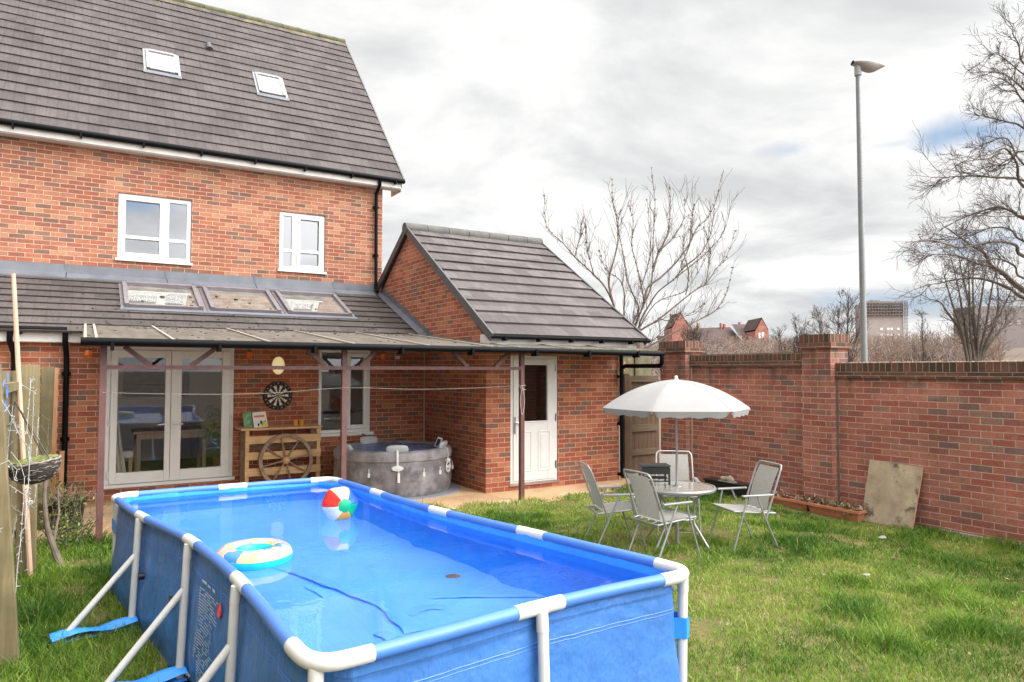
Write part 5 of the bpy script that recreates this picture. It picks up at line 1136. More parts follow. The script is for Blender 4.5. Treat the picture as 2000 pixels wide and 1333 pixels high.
# ================================================================== FENCE SIDE
fn = thing('garden_fence', 'weathered wooden garden fence with tall posts along the left edge', 'fence', (-5.6, -2, 0))
def lean_post(x0, x1, y, ztop, dx, mat_='fence_wood', th=.10):
    mb = MB(); i = mb.add([(x0, y, -.05), (x1, y, -.05), (x1, y+th, -.05), (x0, y+th, -.05), (x0+dx, y, ztop), (x1+dx, y, ztop), (x1+dx, y+th, ztop), (x0+dx, y+th, ztop)])
    for q in ((0, 3, 2, 1), (4, 5, 6, 7), (0, 1, 5, 4), (1, 2, 6, 5), (2, 3, 7, 6), (3, 0, 4, 7)): mb.fi([i+k for k in q])
    mb.build('post', mat_, fn, bevel=.004)
lean_post(-5.68, -5.52, -4.0, 1.89, -.15); lean_post(-5.70, -5.553, -1.75, 1.90, -.01); lean_post(-5.665, -5.54, .55, 1.89, .02); lean_post(-5.60, -5.505, 1.55, 1.88, 0, 'fence_new', .08)
for y0, y1 in ((-3.9, -1.75), (-1.65, .55), (.65, 2.1), (-9, -4.0)):
    mb = MB(); z = .08
    while z < 1.75: mb.box(-5.80, -5.775, y0, y1, z, z+.145); z += .162
    mb.build('slat_panel', 'fence_wood', fn)
    for z in (.35, 1.68): mb = MB(); mb.box(-5.774, -5.71, y0, y1, z, z+.07); mb.build('rail', 'fence_wood', fn)
mb = MB(); mb.tube([(-5.585, -1.80, .01), (-5.68, -1.80, 1.3), (-5.775, -1.80, 2.70)], [.022, .020, .017], 8); tag(mb.build('washing_line_prop', 'batten_pink', smooth=True), 'thin pinkish timber prop leaning on the fence behind the hanging basket', 'pole')
t_ = thing('short_stake', 'short orange timber stake by the wall behind the hanging basket', 'stake', (-5.42, 1.2, 0)); mb = MB(); mb.box(-5.46, -5.41, 1.3, 1.34, 0, .82); mb.box(-5.56, -5.461, 1.3, 1.335, .55, .75); mb.build('timber', 'fence_new', t_)
bk = thing('hanging_basket', 'dark wicker hanging basket with moss on chains against the fence', 'basket', (-5.56, -2.45, 1.0)); BC = Vector((-5.56, -2.42, 1.11)); tilt = Matrix.Rotation(R(-9), 3, Vector((0, 1, 0)))
def bkp(r_, a, z): return BC+tilt @ Vector((r_*math.cos(a), r_*math.sin(a), z))
bp_ = [(.185, .0), (.187, -.03), (.178, -.07), (.155, -.115), (.11, -.155), (.05, -.175), (0, -.178)]
mb = MB(); mb.grid(lambda u, v: (lambda q, a: bkp(q[0]*(1+.012*math.sin(a*30)), a, q[1]))(bp_[int(round(v*6))], u*6.2832), 60, 6, True); mb.build('bowl', 'wicker', bk, smooth=True)
mb = MB(); rng = random.Random(9)
for k in range(90):
    q = rng.random()*5.2; i = int(q); f = q-i; r_ = bp_[i][0]+(bp_[i+1][0]-bp_[i][0])*f+.004; z = bp_[i][1]+(bp_[i+1][1]-bp_[i][1])*f; a = rng.random()*6.283
    mb.tube([bkp(r_+.003*math.sin(j*2), a+j*.09, z+.004*math.sin(j*1.7+k)) for j in range(5)], .0032, 4)
mb.tube([bkp(.19, a/30*6.283, .004*math.sin(a*2)) for a in range(30)], .009, 6, closed=True); mb.build('woven_strands', 'wicker_pale', bk)
mb = MB(); mb.grid(lambda u, v: bkp(.178*v, u*6.283, .012+.03*mnoise.noise((math.cos(u*6.283)*v*5, math.sin(u*6.283)*v*5, 2))+.02*(1-v)), 30, 8, True); mb.build('moss', 'moss_green', bk, smooth=True)
mb = MB(); hook = Vector((-5.70, -2.35, 1.60))
for a in (R(-50), R(70), R(190)): mb.tube([bkp(.185, a, .005).lerp(hook, j/14)+Vector((.003*(j % 2), 0, 0)) for j in range(15)], .0045, 5)
mb.build('chain', 'chain', bk)
mb = MB(); rng = random.Random(14)
def wander(p, d, n, step, j): 
    pts = [Vector(p)]; d = Vector(d)
    for k in range(n): d = (d+Vector((rng.gauss(0, j), rng.gauss(0, j), rng.gauss(0, j)))).normalized(); pts.append(pts[-1]+d*step)
    return pts
for y_ in (-3.98, -3.7, -3.3, -1.70, -1.2, .52):
    for k in range(4): 
        pts = wander((-5.66+rng.uniform(-.05, .06), y_+rng.uniform(-.15, .25), rng.uniform(1.2, 1.75)), (rng.uniform(-.1, .15), rng.uniform(-.5, .5), -1), 14, .11, .33); pts = [Vector((min(max(p.x, -5.70), -5.56 if y_ > -3.9 else -5.50), p.y, min(max(p.z, .06), 1.78))) for p in pts]
        mb.tube(pts, .0018, 4)
        for p in pts[1:]: 
            for q in range(2): d = Vector((rng.uniform(-.6, 1), rng.uniform(-1, .4), rng.uniform(-1, 1))).normalized()*rng.uniform(.010, .028); mb.tube([p, p+d], [.0016, .0024], 4)
tag(mb.build('string_lights', 'wire_white'), 'tangled white string lights draped down the wooden fence', 'string lights')
for k in range(7):
    mb = MB(); p = Vector((-5.70+rng.uniform(-.03, .05), -3.2+rng.uniform(-.25, .2), 1.70+rng.uniform(-.14, .10))); d = Vector((rng.uniform(-.3, .3), rng.uniform(-.3, .3), 1)).normalized()*.03; mb.bar(p-d, p+d, .007, .010, (1, 0, 0)); tag(mb.build('clothes_peg', 'peg_blue', loc=p), 'blue clothes peg clipped in a bunch at the top of the fence', 'clothes peg', 'blue clothes pegs on the fence')
pt = thing('black_plant_pot', 'large black plant pot of dead stems on the paving near the fence', 'plant pot', (-5.37, .45, 0))
mb = MB(); mb.lathe([(0, .005), (.16, .005), (.205, .31), (.22, .31), (.22, .345), (.205, .345), (.195, .29), (0, .29)], 24, (-5.37, .45, 0)); mb.build('pot', 'black_plastic', pt, smooth=True)
mb = MB(); rng = random.Random(31)
for k in range(70):
    a = rng.random()*6.283; p = Vector((-5.37+.18*math.cos(a)*rng.random(), .45+.18*math.sin(a), .30)); mb.tube(wander(p, (math.cos(a)*.9, math.sin(a)*.9, .7), 5, .045, .35), .0035, 4)
mb.build('dead_stems', 'dead_leaf', pt)
mb = MB(); mb.lathe([(0, .004), (.045, .004), (.058, .15), (.054, .15), (.04, .02), (0, .02)], 20, (-5.0, 1.98, 0)); tag(mb.build('plastic_beaker', 'pool_white', smooth=True, loc=(-5.0, 1.98, 0)), 'small white plastic beaker on the paving beside the maroon post', 'cup')
mb = MB(); mb.box(-4.86, -4.80, 1.45, 1.48, .001, .018); tag(mb.build('paper_scrap', 'pool_white'), 'small white scrap of paper on the paving left of the pool', 'paper')
def bush(name, label, cat, loc, stems, seed, h, spread, leafn, mats, lsz=.02, stem_mat='bark_pale', sr=.006):
    t_ = thing(name, label, cat, loc); rng_ = random.Random(seed); mb = MB(); tips = []
    for k in range(stems):
        a = rng_.random()*6.283; p = Vector(loc)+Vector((math.cos(a)*spread*.3, math.sin(a)*spread*.3, 0)); d = Vector((math.cos(a)*spread*.55, math.sin(a)*spread*.55, h)).normalized(); pts = [p]
        n = 8; hh = h*rng_.uniform(.55, 1.05)
        for j in range(n): d = (d+Vector((rng_.gauss(0, .14), rng_.gauss(0, .14), rng_.gauss(0, .05)))).normalized(); pts.append(pts[-1]+d*hh/n)
        mb.tube(pts, [sr*(1-.7*j/n) for j in range(n+1)], 5); tips += pts[2:]
    mb.build('stems', stem_mat, t_, smooth=True)
    for mi, mt in enumerate(mats):
        mb = MB()
        for k in range(leafn//len(mats)):
            c_ = rng_.choice(tips)+Vector((rng_.gauss(0, .035), rng_.gauss(0, .035), rng_.gauss(0, .03))); q = Vector((rng_.uniform(-1, 1), rng_.uniform(-1, 1), rng_.uniform(-.5, .9))).normalized()*lsz*rng_.uniform(.6, 1.4); s_ = q.cross(Vector((rng_.uniform(-1, 1), rng_.uniform(-1, 1), 1))).normalized()*lsz*.45; mb.face([c_-q, c_+s_, c_+q, c_-s_])
        mb.build('leaves', mt, t_)
    return t_
bush('leafy_shrub', 'leafy green and yellow shrub under the hanging basket', 'shrub', (-5.42, -.35, 0), 14, 41, .80, .24, 380, ['leaf_green', 'leaf_yellow'], .024)
bush('low_weed', 'low yellow green weed growing in front of the black pot', 'weed', (-5.24, -.15, 0), 20, 42, .24, .32, 280, ['leaf_yellow', 'leaf_green'], .02)
bush('thorny_shrub', 'sparse bare stemmed shrub in the grass beside the fence prop', 'shrub', (-5.30, -.75, 0), 10, 43, .55, .35, 240, ['leaf_green', 'leaf_yellow'], .022)
st = thing('bare_stump', 'bare gnarled brown stem leaning up from the grass beside the fence', 'stem', (-5.41, -1.3, 0)); mb = MB()
mb.tube(spline([(-5.36, -1.42, -.02), (-5.43, -1.32, .16), (-5.49, -1.25, .36), (-5.52, -1.2, .62), (-5.51, -1.15, .86)], 5), [.034]*5+[.026]*5+[.022]*5+[.018]*6, 9); mb.tube([(-5.44, -1.3, .18), (-5.40, -1.1, .45), (-5.42, -1.0, .7)], [.016, .01, .006], 6); mb.build('trunk', 'bark_pale', st, smooth=True)
bush('wall_weeds', 'small weeds growing at the foot of the brick wall by the leaning board', 'weed', (3.02, -4.05, 0), 10, 44, .16, .22, 200, ['leaf_green'], .022)
# ================================================================== STREET LAMP
lb = at(1688, 705, 16.0); lt = at(1675.5, 138, 16.0); LB = Vector((lb.x, lb.y, -.1)); LB += (lb-lt)*((lb.z+.1)/(lt.z-lb.z)) * Vector((1, 1, 0)) if False else Vector((0, 0, 0))
sl = thing('street_lamp', 'tall grey steel street lamp beyond the garden wall', 'street lamp', LB)
mb = MB(); mb.tube([LB, lb, lt], [.080, .073, .050], 14); mb.build('pole', 'galv', sl, smooth=True)
hd = at(1730, 127, 16.0)-at(1666, 121, 16.0); hl = hd.length; hd.normalize(); hc = at(1697, 127, 16.0); hs = hd.cross(Vector((0, 0, 1))).normalized()
def headf(sgn):
    def fn(u, v):
        a = u*6.2832; t_ = v; r_ = 1; x = -hl/2+hl*t_; prof = math.sin(math.pi*min(1, .12+.88*t_))**.6*(1 if t_ < .97 else .6); wd = .165*prof; hgt = (.10 if sgn > 0 else .19*(.35+.65*math.sin(math.pi*min(1, max(0, t_-.12)/.85))))*prof
        return hc+hd*x+hs*(wd*math.cos(a*.5))+Vector((0, 0, sgn*hgt*math.sin(a*.5)))
    return fn
mb = MB(); mb.grid(headf(1), 14, 14); mb.build('head_shell', 'lamp_shell', sl, smooth=True)
mb = MB(); mb.grid(headf(-.95), 14, 14); mb.build('bowl', 'lamp_bowl', sl, smooth=True)
mb = MB(); mb.tube([lt+Vector((0, 0, -.12)), lt+Vector((0, 0, .1))], .075, 12); mb.build('collar', 'lamp_shell', sl, smooth=True)
# ================================================================== TREES
def limb(mb, pts, r0, r1, n=6):
    k = len(pts); mb.tube(pts, [r0+(r1-r0)*(j/(k-1)) for j in range(k)], n)
def twig(mb, p, d, L, r, depth, rng_, up=.15, kids=3, seg=4, jit=.22, minr=.0035):
    p = Vector(p); d = Vector(d).normalized(); pts = [p]
    for j in range(seg): d = (d+Vector((rng_.gauss(0, jit), rng_.gauss(0, jit), rng_.gauss(0, jit)+up*.5))).normalized(); pts.append(pts[-1]+d*L/seg)
    mb.tube(pts, [max(minr, r*(1-.62*j/seg)) for j in range(seg+1)], 5 if r > .02 else (4 if r > .008 else 3), cap=False)
    if depth > 0:
        for k in range(kids):
            t_ = rng_.uniform(.25, 1); i = min(int(t_*seg), seg-1); q = pts[i].lerp(pts[i+1], t_*seg-i); ax_ = (pts[i+1]-pts[i]).normalized()
            s_ = ax_.cross(Vector((rng_.gauss(0, 1), rng_.gauss(0, 1), rng_.gauss(0, 1)))).normalized(); a = rng_.uniform(.35, .95)
            twig(mb, q, ax_*math.cos(a)+s_*math.sin(a), L*rng_.uniform(.45, .72), r*rng_.uniform(.42, .6), depth-1, rng_, up, kids, max(3, seg-1), jit, minr)
# --- bare bush-tree behind the annex
AT = 15.0; rng = random.Random(77); base = at(1247, 668, AT); gnd = Vector((base.x, base.y, -.1))
t_ = thing('bare_tree', 'bare many stemmed tree spreading behind the annex roof', 'tree', gnd)
Z5 = lambda zx, zy: (1000+zx/3.508, 320+zy/3.508)
LIMBS = [[(770, 1190), (705, 995), (640, 850), (540, 740), (430, 640), (350, 545), (270, 475), (230, 400), (222, 220)], [(700, 985), (665, 840), (670, 760), (700, 650), (725, 540), (720, 400), (690, 250), (685, 110)], [(800, 1180), (768, 1040), (770, 900), (740, 800), (640, 720), (600, 600)],
 [(840, 1190), (825, 1100), (870, 1000), (830, 900), (790, 800), (775, 690), (750, 560), (725, 420), (742, 320)], [(850, 1180), (850, 1100), (900, 960), (890, 860), (850, 680), (820, 560), (830, 400), (800, 290)], [(850, 1190), (840, 1120), (910, 950), (950, 850), (965, 700), (965, 560), (975, 400), (980, 250), (955, 30)],
 [(860, 1190), (880, 1080), (940, 970), (1000, 880), (1100, 800), (1200, 720), (1300, 640), (1380, 560), (1450, 470), (1490, 340)], [(910, 950), (930, 850), (1030, 770), (1130, 670), (1210, 560), (1260, 450), (1340, 370), (1400, 240), (1435, 80)], [(965, 740), (1000, 620), (1060, 500), (1080, 380), (1080, 165)],
 [(850, 1200), (870, 1150), (1000, 1070), (1150, 950), (1250, 870), (1330, 820), (1400, 720), (1470, 640), (1530, 460)], [(860, 1260), (900, 1270), (1050, 1190), (1200, 1110), (1300, 1060), (1410, 990), (1480, 850), (1510, 710)], [(860, 1150), (980, 960), (1120, 900), (1200, 860), (1300, 700), (1350, 600)],
 [(1010, 600), (1100, 510), (1180, 370), (1180, 250)], [(1160, 690), (1215, 560), (1230, 400), (1250, 280)], [(1120, 780), (1190, 700), (1290, 620), (1360, 480), (1385, 310)], [(880, 860), (930, 700), (950, 560), (925, 250)], [(1190, 900), (1210, 760), (1180, 620), (1170, 500)], [(1000, 1060), (1100, 1080), (1200, 1040), (1320, 960)], [(560, 760), (520, 600), (500, 430)], [(430, 640), (450, 560), (480, 480)], [(1330, 820), (1350, 680), (1360, 600)], [(880, 1250), (980, 1200), (1080, 1100), (1160, 1010)]]
mbt, mbc, mbb = MB(), MB(), MB()
limb(mbt, [gnd, gnd.lerp(base, .55), base], .11, .085, 9); tip_dirs = []
for li, L in enumerate(LIMBS):
    off = rng.uniform(-.9, .9); n = len(L); pts = []
    for j, q in enumerate(L): px, py = Z5(*q); pts.append(at(px, py, AT+off*(j/(n-1))))
    if li < 12: pts = [base.lerp(pts[0], .0)]+pts if (pts[0]-base).length < .8 else pts
    pts = spline(pts, 3); big = li < 11; limb(mbt if big else mbc, pts, .026 if big else .012, .003, 6)
    for k in range(24 if big else 13):
        i = rng.randrange(2, len(pts)-1); ax_ = (pts[i+1]-pts[i-1]).normalized(); s_ = ax_.cross(Vector((rng.gauss(0, 1), rng.gauss(0, 1), rng.gauss(0, .6)))).normalized(); a = rng.uniform(.4, .9)
        twig(mbc, pts[i], ax_*math.cos(a)+s_*math.sin(a)+Vector((0, 0, .35)), rng.uniform(.14, .62), .006, 1, rng, .35, 2, 4, .13, .0032)
        if rng.random() < .8:
            for _ in range(3): j = rng.randrange(len(pts)//2, len(pts)); mbb.ball(pts[j]+Vector((rng.gauss(0, .012), rng.gauss(0, .012), rng.gauss(0, .012))), .010, 5, (1, 1, 1.4))
mbt.build('trunk', 'bark_pale', t_, smooth=True); mbc.build('crown', 'twig_pale', t_); mbb.build('buds', 'bud', t_)['kind'] = 'stuff'
# --- big bare tree at the right edge
BT = 24.0; rng = random.Random(5); t_ = thing('bare_tree', 'big dark bare tree reaching in from the right edge', 'tree', at(2150, 760, BT))
mbt, mbc = MB(), MB(); tr = [at(2150, 800, BT), at(2140, 640, BT), at(2120, 480, BT), at(2095, 330, BT), at(2070, 190, BT), at(2050, 60, BT)]; tr[0].z = -.1
limb(mbt, spline(tr, 4), .28, .05, 10)
Z8 = lambda zx, zy: (1780+zx/4.16, 400+zy/4.16); Z6 = lambda zx, zy: (1500+zx/3.332, 50+zy/3.332)
BL = [([(2140, 650)]+[Z8(*q) for q in ((916, 700), (750, 560), (650, 500), (600, 400), (500, 340), (330, 220), (250, 170))], .085), ([(2140, 640)]+[Z8(*q) for q in ((916, 760), (800, 680), (600, 610), (430, 600), (220, 640), (130, 650))], .06), ([Z8(*q) for q in ((650, 505), (500, 470), (420, 430), (280, 405), (150, 410), (80, 430))], .03),
 ([(2125, 520)]+[Z8(*q) for q in ((916, 420), (850, 330), (700, 300), (560, 320), (400, 350), (280, 320), (150, 290), (40, 300))], .055), ([(2110, 420)]+[Z8(*q) for q in ((916, 100), (830, 60), (700, 20), (560, 60), (480, 130), (440, 220))], .05), ([(2105, 390)]+[Z6(*q) for q in ((1666, 1050), (1620, 900), (1540, 800), (1460, 860), (1320, 880), (1230, 900))], .045), ([(2105, 400)]+[Z6(*q) for q in ((1666, 1010), (1480, 990), (1300, 980), (1160, 990), (1100, 1010))], .04),
 ([(2090, 330)]+[Z6(*q) for q in ((1666, 670), (1560, 630), (1440, 600), (1340, 580))], .035), ([(2080, 260)]+[Z6(*q) for q in ((1666, 420), (1600, 360), (1540, 320), (1440, 300))], .035), ([(2090, 300)]+[Z6(*q) for q in ((1666, 500), (1600, 400), (1520, 350), (1460, 360))], .03), ([(2060, 140)]+[Z6(*q) for q in ((1666, 250), (1630, 120), (1590, 50), (1600, -20))], .03), ([(2070, 190)]+[Z6(*q) for q in ((1666, 320), (1580, 250), (1500, 190), (1430, 190))], .025),
 ([(2110, 450)]+[Z6(*q) for q in ((1666, 1260), (1580, 1200), (1420, 1200), (1280, 1250), (1150, 1310))], .045), ([(2130, 560)]+[Z8(*q) for q in ((916, 600), (840, 500), (700, 440), (560, 470), (420, 560), (300, 540))], .035), ([(2100, 380)]+[Z6(*q) for q in ((1660, 900), (1560, 740), (1440, 760), (1300, 830))], .03), ([(2130, 600)]+[Z8(*q) for q in ((916, 780), (820, 800), (720, 880), (660, 1000))], .03), ([(2120, 500)]+[Z8(*q) for q in ((916, 300), (800, 200), (640, 190), (480, 250), (330, 230))], .035), ([(2100, 350)]+[Z6(*q) for q in ((1666, 820), (1560, 900), (1400, 930), (1250, 1010))], .03)]
for L, r0 in BL:
    off = rng.uniform(-2.5, 2.5); n = len(L); pts = spline([at(q[0], q[1], BT+off*(j/(n-1))) for j, q in enumerate(L)], 4); limb(mbt, pts, r0*1.25, .008, 6)
    for k in range(16):
        i = rng.randrange(len(pts)//5, len(pts)-1); ax_ = (pts[i+1]-pts[i-1]).normalized(); s_ = ax_.cross(Vector((rng.gauss(0, 1), rng.gauss(0, 1), rng.gauss(0, 1)))).normalized(); a = rng.uniform(.3, .9)
        twig(mbc, pts[i], ax_*math.cos(a)+s_*math.sin(a), rng.uniform(.5, 1.5)*(.6 if r0 < .04 else .85), .013, 2, rng, .06, 4, 4, .12, .0045)
mbt.build('trunk', 'bark', t_, smooth=True); mbc.build('crown', 'twig', t_)
# --- round multi-stem tree beyond the wall on the right
rng = random.Random(15); MT = 33.0; b0 = at(1908, 760, MT); b0.z = -.1; t_ = thing('bare_tree', 'bare rounded tree of many upright stems beyond the right end of the wall', 'tree', b0)
mbt, mbc = MB(), MB()
for (x0, pts_) in ((1905, [(1902, 640), (1880, 540), (1872, 500)]), (1903, [(1895, 640), (1893, 560), (1890, 500)]), (1908, [(1903, 630), (1900, 560), (1903, 490)]), (1910, [(1910, 640), (1920, 560), (1930, 500)]), (1890, [(1876, 650), (1850, 610), (1835, 590), (1815, 585)]), (1890, [(1878, 645), (1862, 600), (1850, 560), (1842, 530)]), (1915, [(1940, 640), (1950, 590), (1945, 520)]), (1918, [(1943, 660), (1975, 625), (1995, 600)]), (1915, [(1935, 650), (1965, 590), (1985, 545)]), (1912, [(1925, 640), (1938, 560), (1955, 500)]), (1895, [(1885, 640), (1873, 570), (1858, 505)])):
    off = rng.uniform(-1.5, 1.5); L = [(x0, 705)]+pts_; pts = [b0]+[at(q[0], q[1], MT+off*j/len(L)) for j, q in enumerate(L)]; pts = spline(pts, 4); limb(mbt, pts, .10, .015, 6)
    for k in range(13):
        i = rng.randrange(len(pts)//4, len(pts)-1); ax_ = (pts[i+1]-pts[i-1]).normalized(); s_ = ax_.cross(Vector((rng.gauss(0, 1), rng.gauss(0, 1), rng.gauss(0, 1)))).normalized(); a = rng.uniform(.3, .9)
        twig(mbc, pts[i], ax_*math.cos(a)+s_*math.sin(a), rng.uniform(.5, 1.4), .016, 2, rng, .1, 3, 4, .17, .0055)
mbt.build('trunk', 'bark', t_, smooth=True); mbc.build('crown', 'twig', t_)
# --- smaller bare trees beyond the wall
def far_tree(px, ptop, depth, width, seed, label, lean=0, stems=1, fine=.008, kind='twig'):
    rng_ = random.Random(seed); b_ = at(px, 740, depth); b_.z = -.1; H = at(px, ptop, depth).z; t_ = thing('bare_tree', label, 'tree', b_, group='small bare trees beyond the garden wall'); mbt, mbc = MB(), MB()
    for s_ in range(stems):
        p = b_.copy(); pts = [p]; d = Vector((rng_.gauss(0, .05)+lean*.1, rng_.gauss(0, .05), 1))
        for j in range(8): d = (d+Vector((rng_.gauss(0, .06), rng_.gauss(0, .06), .1))).normalized(); pts.append(pts[-1]+d*H/8.2)
        limb(mbt, pts, .12, .015, 6)
        for k in range(22):
            i = rng_.randrange(2, 8); a = rng_.uniform(.4, 1.0); az = rng_.random()*6.283; up_ = (8.5-i)/8
            twig(mbc, pts[i], Vector((math.cos(az)*math.sin(a), math.sin(az)*math.sin(a), math.cos(a))), width*.5*rng_.uniform(.5, 1.1)*min(1, up_+.25), .03*up_+.008, 2, rng_, .25, 4, 4, .14, fine)
    mbt.build('trunk', 'bark', t_, smooth=True); mbc.build('crown', kind, t_)
far_tree(1668, 565, 38, 4.2, 3, 'bare tree with spreading branches directly beside the street lamp pole')
far_tree(1600, 600, 48, 3.6, 4, 'bare tree behind the tall wall pillar', stems=2)
far_tree(1562, 612, 52, 3.4, 6, 'bare tree standing between the brick school house and the tall wall pillar', stems=2)
far_tree(1535, 632, 56, 3.0, 8, 'small thin bare tree touching the right end of the brick school house')
far_tree(1640, 590, 44, 3.4, 9, 'thin bare tree just left of the tree beside the lamp pole')
far_tree(1798, 592, 50, 2.6, 10, 'slender bare tree between the tower block and the rounded tree', kind='twig')
far_tree(1350, 640, 42, 3.4, 13, 'low bare tree in front of the left gable of the brick school house', stems=3, kind='twig_pale')
# --- bank of scrub behind the wall
mb = MB(); bank = lambda u, v: (lambda th: (lambda rr, p: (p.x, p.y, -.1+ (0 if v < .2 else 1)*(1.5+2.6*min(1, (v-.2)/.5))*(1+.25*mnoise.noise((u*14, v*3, 2)))))(44+60*v, CAM_LOC+(Vector((math.sin(th), math.cos(th), 0)))*(44+60*v)))(R(34+42*u))
mb.grid(bank, 80, 10); tag(mb.build('hill', 'hill', smooth=True), kind='structure')
mbg = [MB(), MB()]; rng = random.Random(90)
for k in range(11000):
    th = R(rng.uniform(35, 66)); dist = rng.uniform(40, 88); p = CAM_LOC+Vector((math.sin(th), math.cos(th), 0))*dist; v = (dist-44)/60
    gz = -.1 if v < .2 else -.1+1.5+2.6*min(1, (v-.2)/.5); p.z = gz; wid = 1 if rng.random() < .5+.4*mnoise.noise((th*9, dist*.06, 0)) else 0
    if math.degrees(th) < 48: wid = 1 if rng.random() < .85 else 0
    h = rng.uniform(.8, 2.6)*(.62 if math.degrees(th) < 47 else .9)*(1+.35*mnoise.noise((th*22, dist*.1, 4))); tip = p+Vector((rng.gauss(0, .5), rng.gauss(0, .5), h)); md = p.lerp(tip, .5)+Vector((rng.gauss(0, .1), rng.gauss(0, .1), 0)); m2 = mbg[wid]; m2.tube([p, md, tip], [.035, .024, .008], 3, cap=False)
    for q in range(2): f = rng.uniform(.3, .9); s0 = p.lerp(tip, f); m2.tube([s0, s0+Vector((rng.gauss(0, .45), rng.gauss(0, .45), rng.uniform(.1, .7)))], [.017, .007], 3, cap=False)
for m2, mt, lab in ((mbg[0], 'thicket', 'brown and ochre scrub thicket covering the bank beyond the wall'), (mbg[1], 'thicket_grey', 'grey mauve leafless scrub covering the bank in front of the brick school house')): tag(m2.build('scrub_thicket', mt), lab, 'scrub', kind='stuff')
# ================================================================== FAR BUILDINGS
def frame_at(px, py, depth, d=_r):
    o = at(px, py, depth); rx = Vector((_r.x, _r.y, 0)).normalized(); fy = Vector((_f.x, _f.y, 0)).normalized(); return o, rx, fy
D_ = 130.0; o, rx, fy = frame_at(1420, 690, D_); S = D_/FPX; Q = lambda px, py, off=0: Vector((o.x, o.y, 0))+rx*((px-1420)*S)+fy*off+Vector((0, 0, at(1420, py, D_).z))
sch = thing('brick_school', 'large old red brick building with gables far beyond the garden wall', 'building', (o.x, o.y, 0))
def prism(mb, px0, px1, pyb, pye, pyt, d0, d1):      # gabled wing seen end on
    a, b_, c, d, e_ = Q(px0, pyb, d0), Q(px1, pyb, d0), Q(px1, pye, d0), Q((px0+px1)/2, pyt, d0), Q(px0, pye, d0); s_ = fy*(d1-d0)
    mb.face([a, b_, c, d, e_]); mb.face([a+s_, e_+s_, d+s_, c+s_, b_+s_]); mb.face([b_, b_+s_, c+s_, c]); mb.face([a, e_, e_+s_, a+s_]); return (c, d, e_, s_)
mb = MB(); rf = MB()
def gable(p0, p1, pe, pt_, d0, d1):
    c, d, e_, s_ = prism(mb, p0, p1, 760, pe, pt_, d0, d1); u_ = Vector((0, 0, .25)); rf.face([c+u_, c+s_+u_, d+s_+u_, d+u_]); rf.face([e_+u_, d+u_, d+s_+u_, e_+s_+u_])
gable(1470, 1496, 648, 624, -1.5, 6); gable(1318, 1352, 640, 611, 2, 9)
for (p0, p1, pe, d0) in ((1346, 1462, 664, 5), (1462, 1513, 654, 3), (1300, 1324, 668, 6), (1347, 1367, 640, 5)): mb.face([Q(p0, 760, d0), Q(p1, 760, d0), Q(p1, pe, d0), Q(p0, pe, d0)])
mb.face([Q(1513, 760, 3), Q(1517, 760, 16), Q(1517, 654, 16), Q(1513, 654, 3)])
mb.build('wall', 'brick_far', sch)
rf.face([Q(1358, 665, 4.6), Q(1466, 665, 4.6), Q(1458, 633, 9.5), Q(1362, 636, 9.5)]); rf.face([Q(1452, 655, 2.6), Q(1515, 655, 2.6), Q(1494, 628, 8), Q(1456, 628, 8)]); rf.face([Q(1298, 669, 5.6), Q(1326, 669, 5.6), Q(1322, 652, 9), Q(1302, 652, 9)]); rf.face([Q(1345, 641, 4.6), Q(1368, 641, 4.6), Q(1362, 619, 8), Q(1335, 617, 8)]); rf.build('roof', 'slate_far', sch)
for px, pt_, pb in ((1389, 625, 637), (1437, 625, 636), (1444, 627, 636), (1333, 606, 613), (1476, 623, 629), (1511, 640, 655)):
    mb = MB(); a = Q(px, pb, 9); mb.box(a.x-.2, a.x+.2, a.y-.2, a.y+.2, a.z-1, Q(px, pt_, 9).z); mb.build('chimney', 'brick_far', sch)
for (p0, p1, y0, y1, dd) in ((1476, 1480, 651, 662, -1.6), (1482, 1487, 650, 662, -1.6)):
    mb = MB(); mb.face([Q(p0, y1, dd), Q(p1, y1, dd), Q(p1, y0, dd), Q(p0, y0, dd)]); mb.build('window', 'white_far', sch)
def block(name, label, px0, px1, ptop, depth, bands, mat_, cap=None):
    o, rx, fy = frame_at((px0+px1)/2, 690, depth); S = depth/FPX; W2_ = (px1-px0)*S/2; H = at(px0, ptop, depth).z; B = Vector((o.x, o.y, 0)); t_ = thing(name, label, 'tower block', B)
    def bx(mb, x0, x1, z0, z1, y0, y1):
        V = [B+rx*x+fy*y+Vector((0, 0, z)) for z in (z0, z1) for x, y in ((x0, y0), (x1, y0), (x1, y1), (x0, y1))]; i = mb.add(V)
        for q in ((0, 3, 2, 1), (4, 5, 6, 7), (0, 1, 5, 4), (1, 2, 6, 5), (2, 3, 7, 6), (3, 0, 4, 7)): mb.fi([i+k for k in q])
    mb = MB(); bx(mb, -W2_, W2_, 0, H, 0, W2_*1.2); mb.build('wall', mat_, t_); return t_, bx, W2_, H
t_, bx, W_, H = block('tower_block', 'grey brown tower block wrapped in scaffolding beside the street lamp', 1693, 1766, 592, 300, 0, 'tower_far')
mb = MB(); bx(mb, -W_*.45, -W_*.05, H, H+1.6, 3, 9); mb.build('plant_room', 'tower_dark', t_)
mb = MB()
for k in range(5): bx(mb, -W_-.5, W_+1.6, H-5.2+k*1.3, H-5.05+k*1.3, -1.2, -.2)
for k in range(15): x = -W_-.3+k*(2*W_+1.6)/14; bx(mb, x-.06, x+.06, H-5.5, H+.6, -1.1, -.9)
for k in range(9): x = W_+.2+(k % 3)*.55; bx(mb, x-.07, x+.07, 8, H+1.2, -.6, -.4)
for k in range(16): bx(mb, W_+.1, W_+1.7, 8+k*1.45, 8.15+k*1.45, -.6, -.3)
mb.build('scaffold', 'tower_dark', t_)
mb = MB()
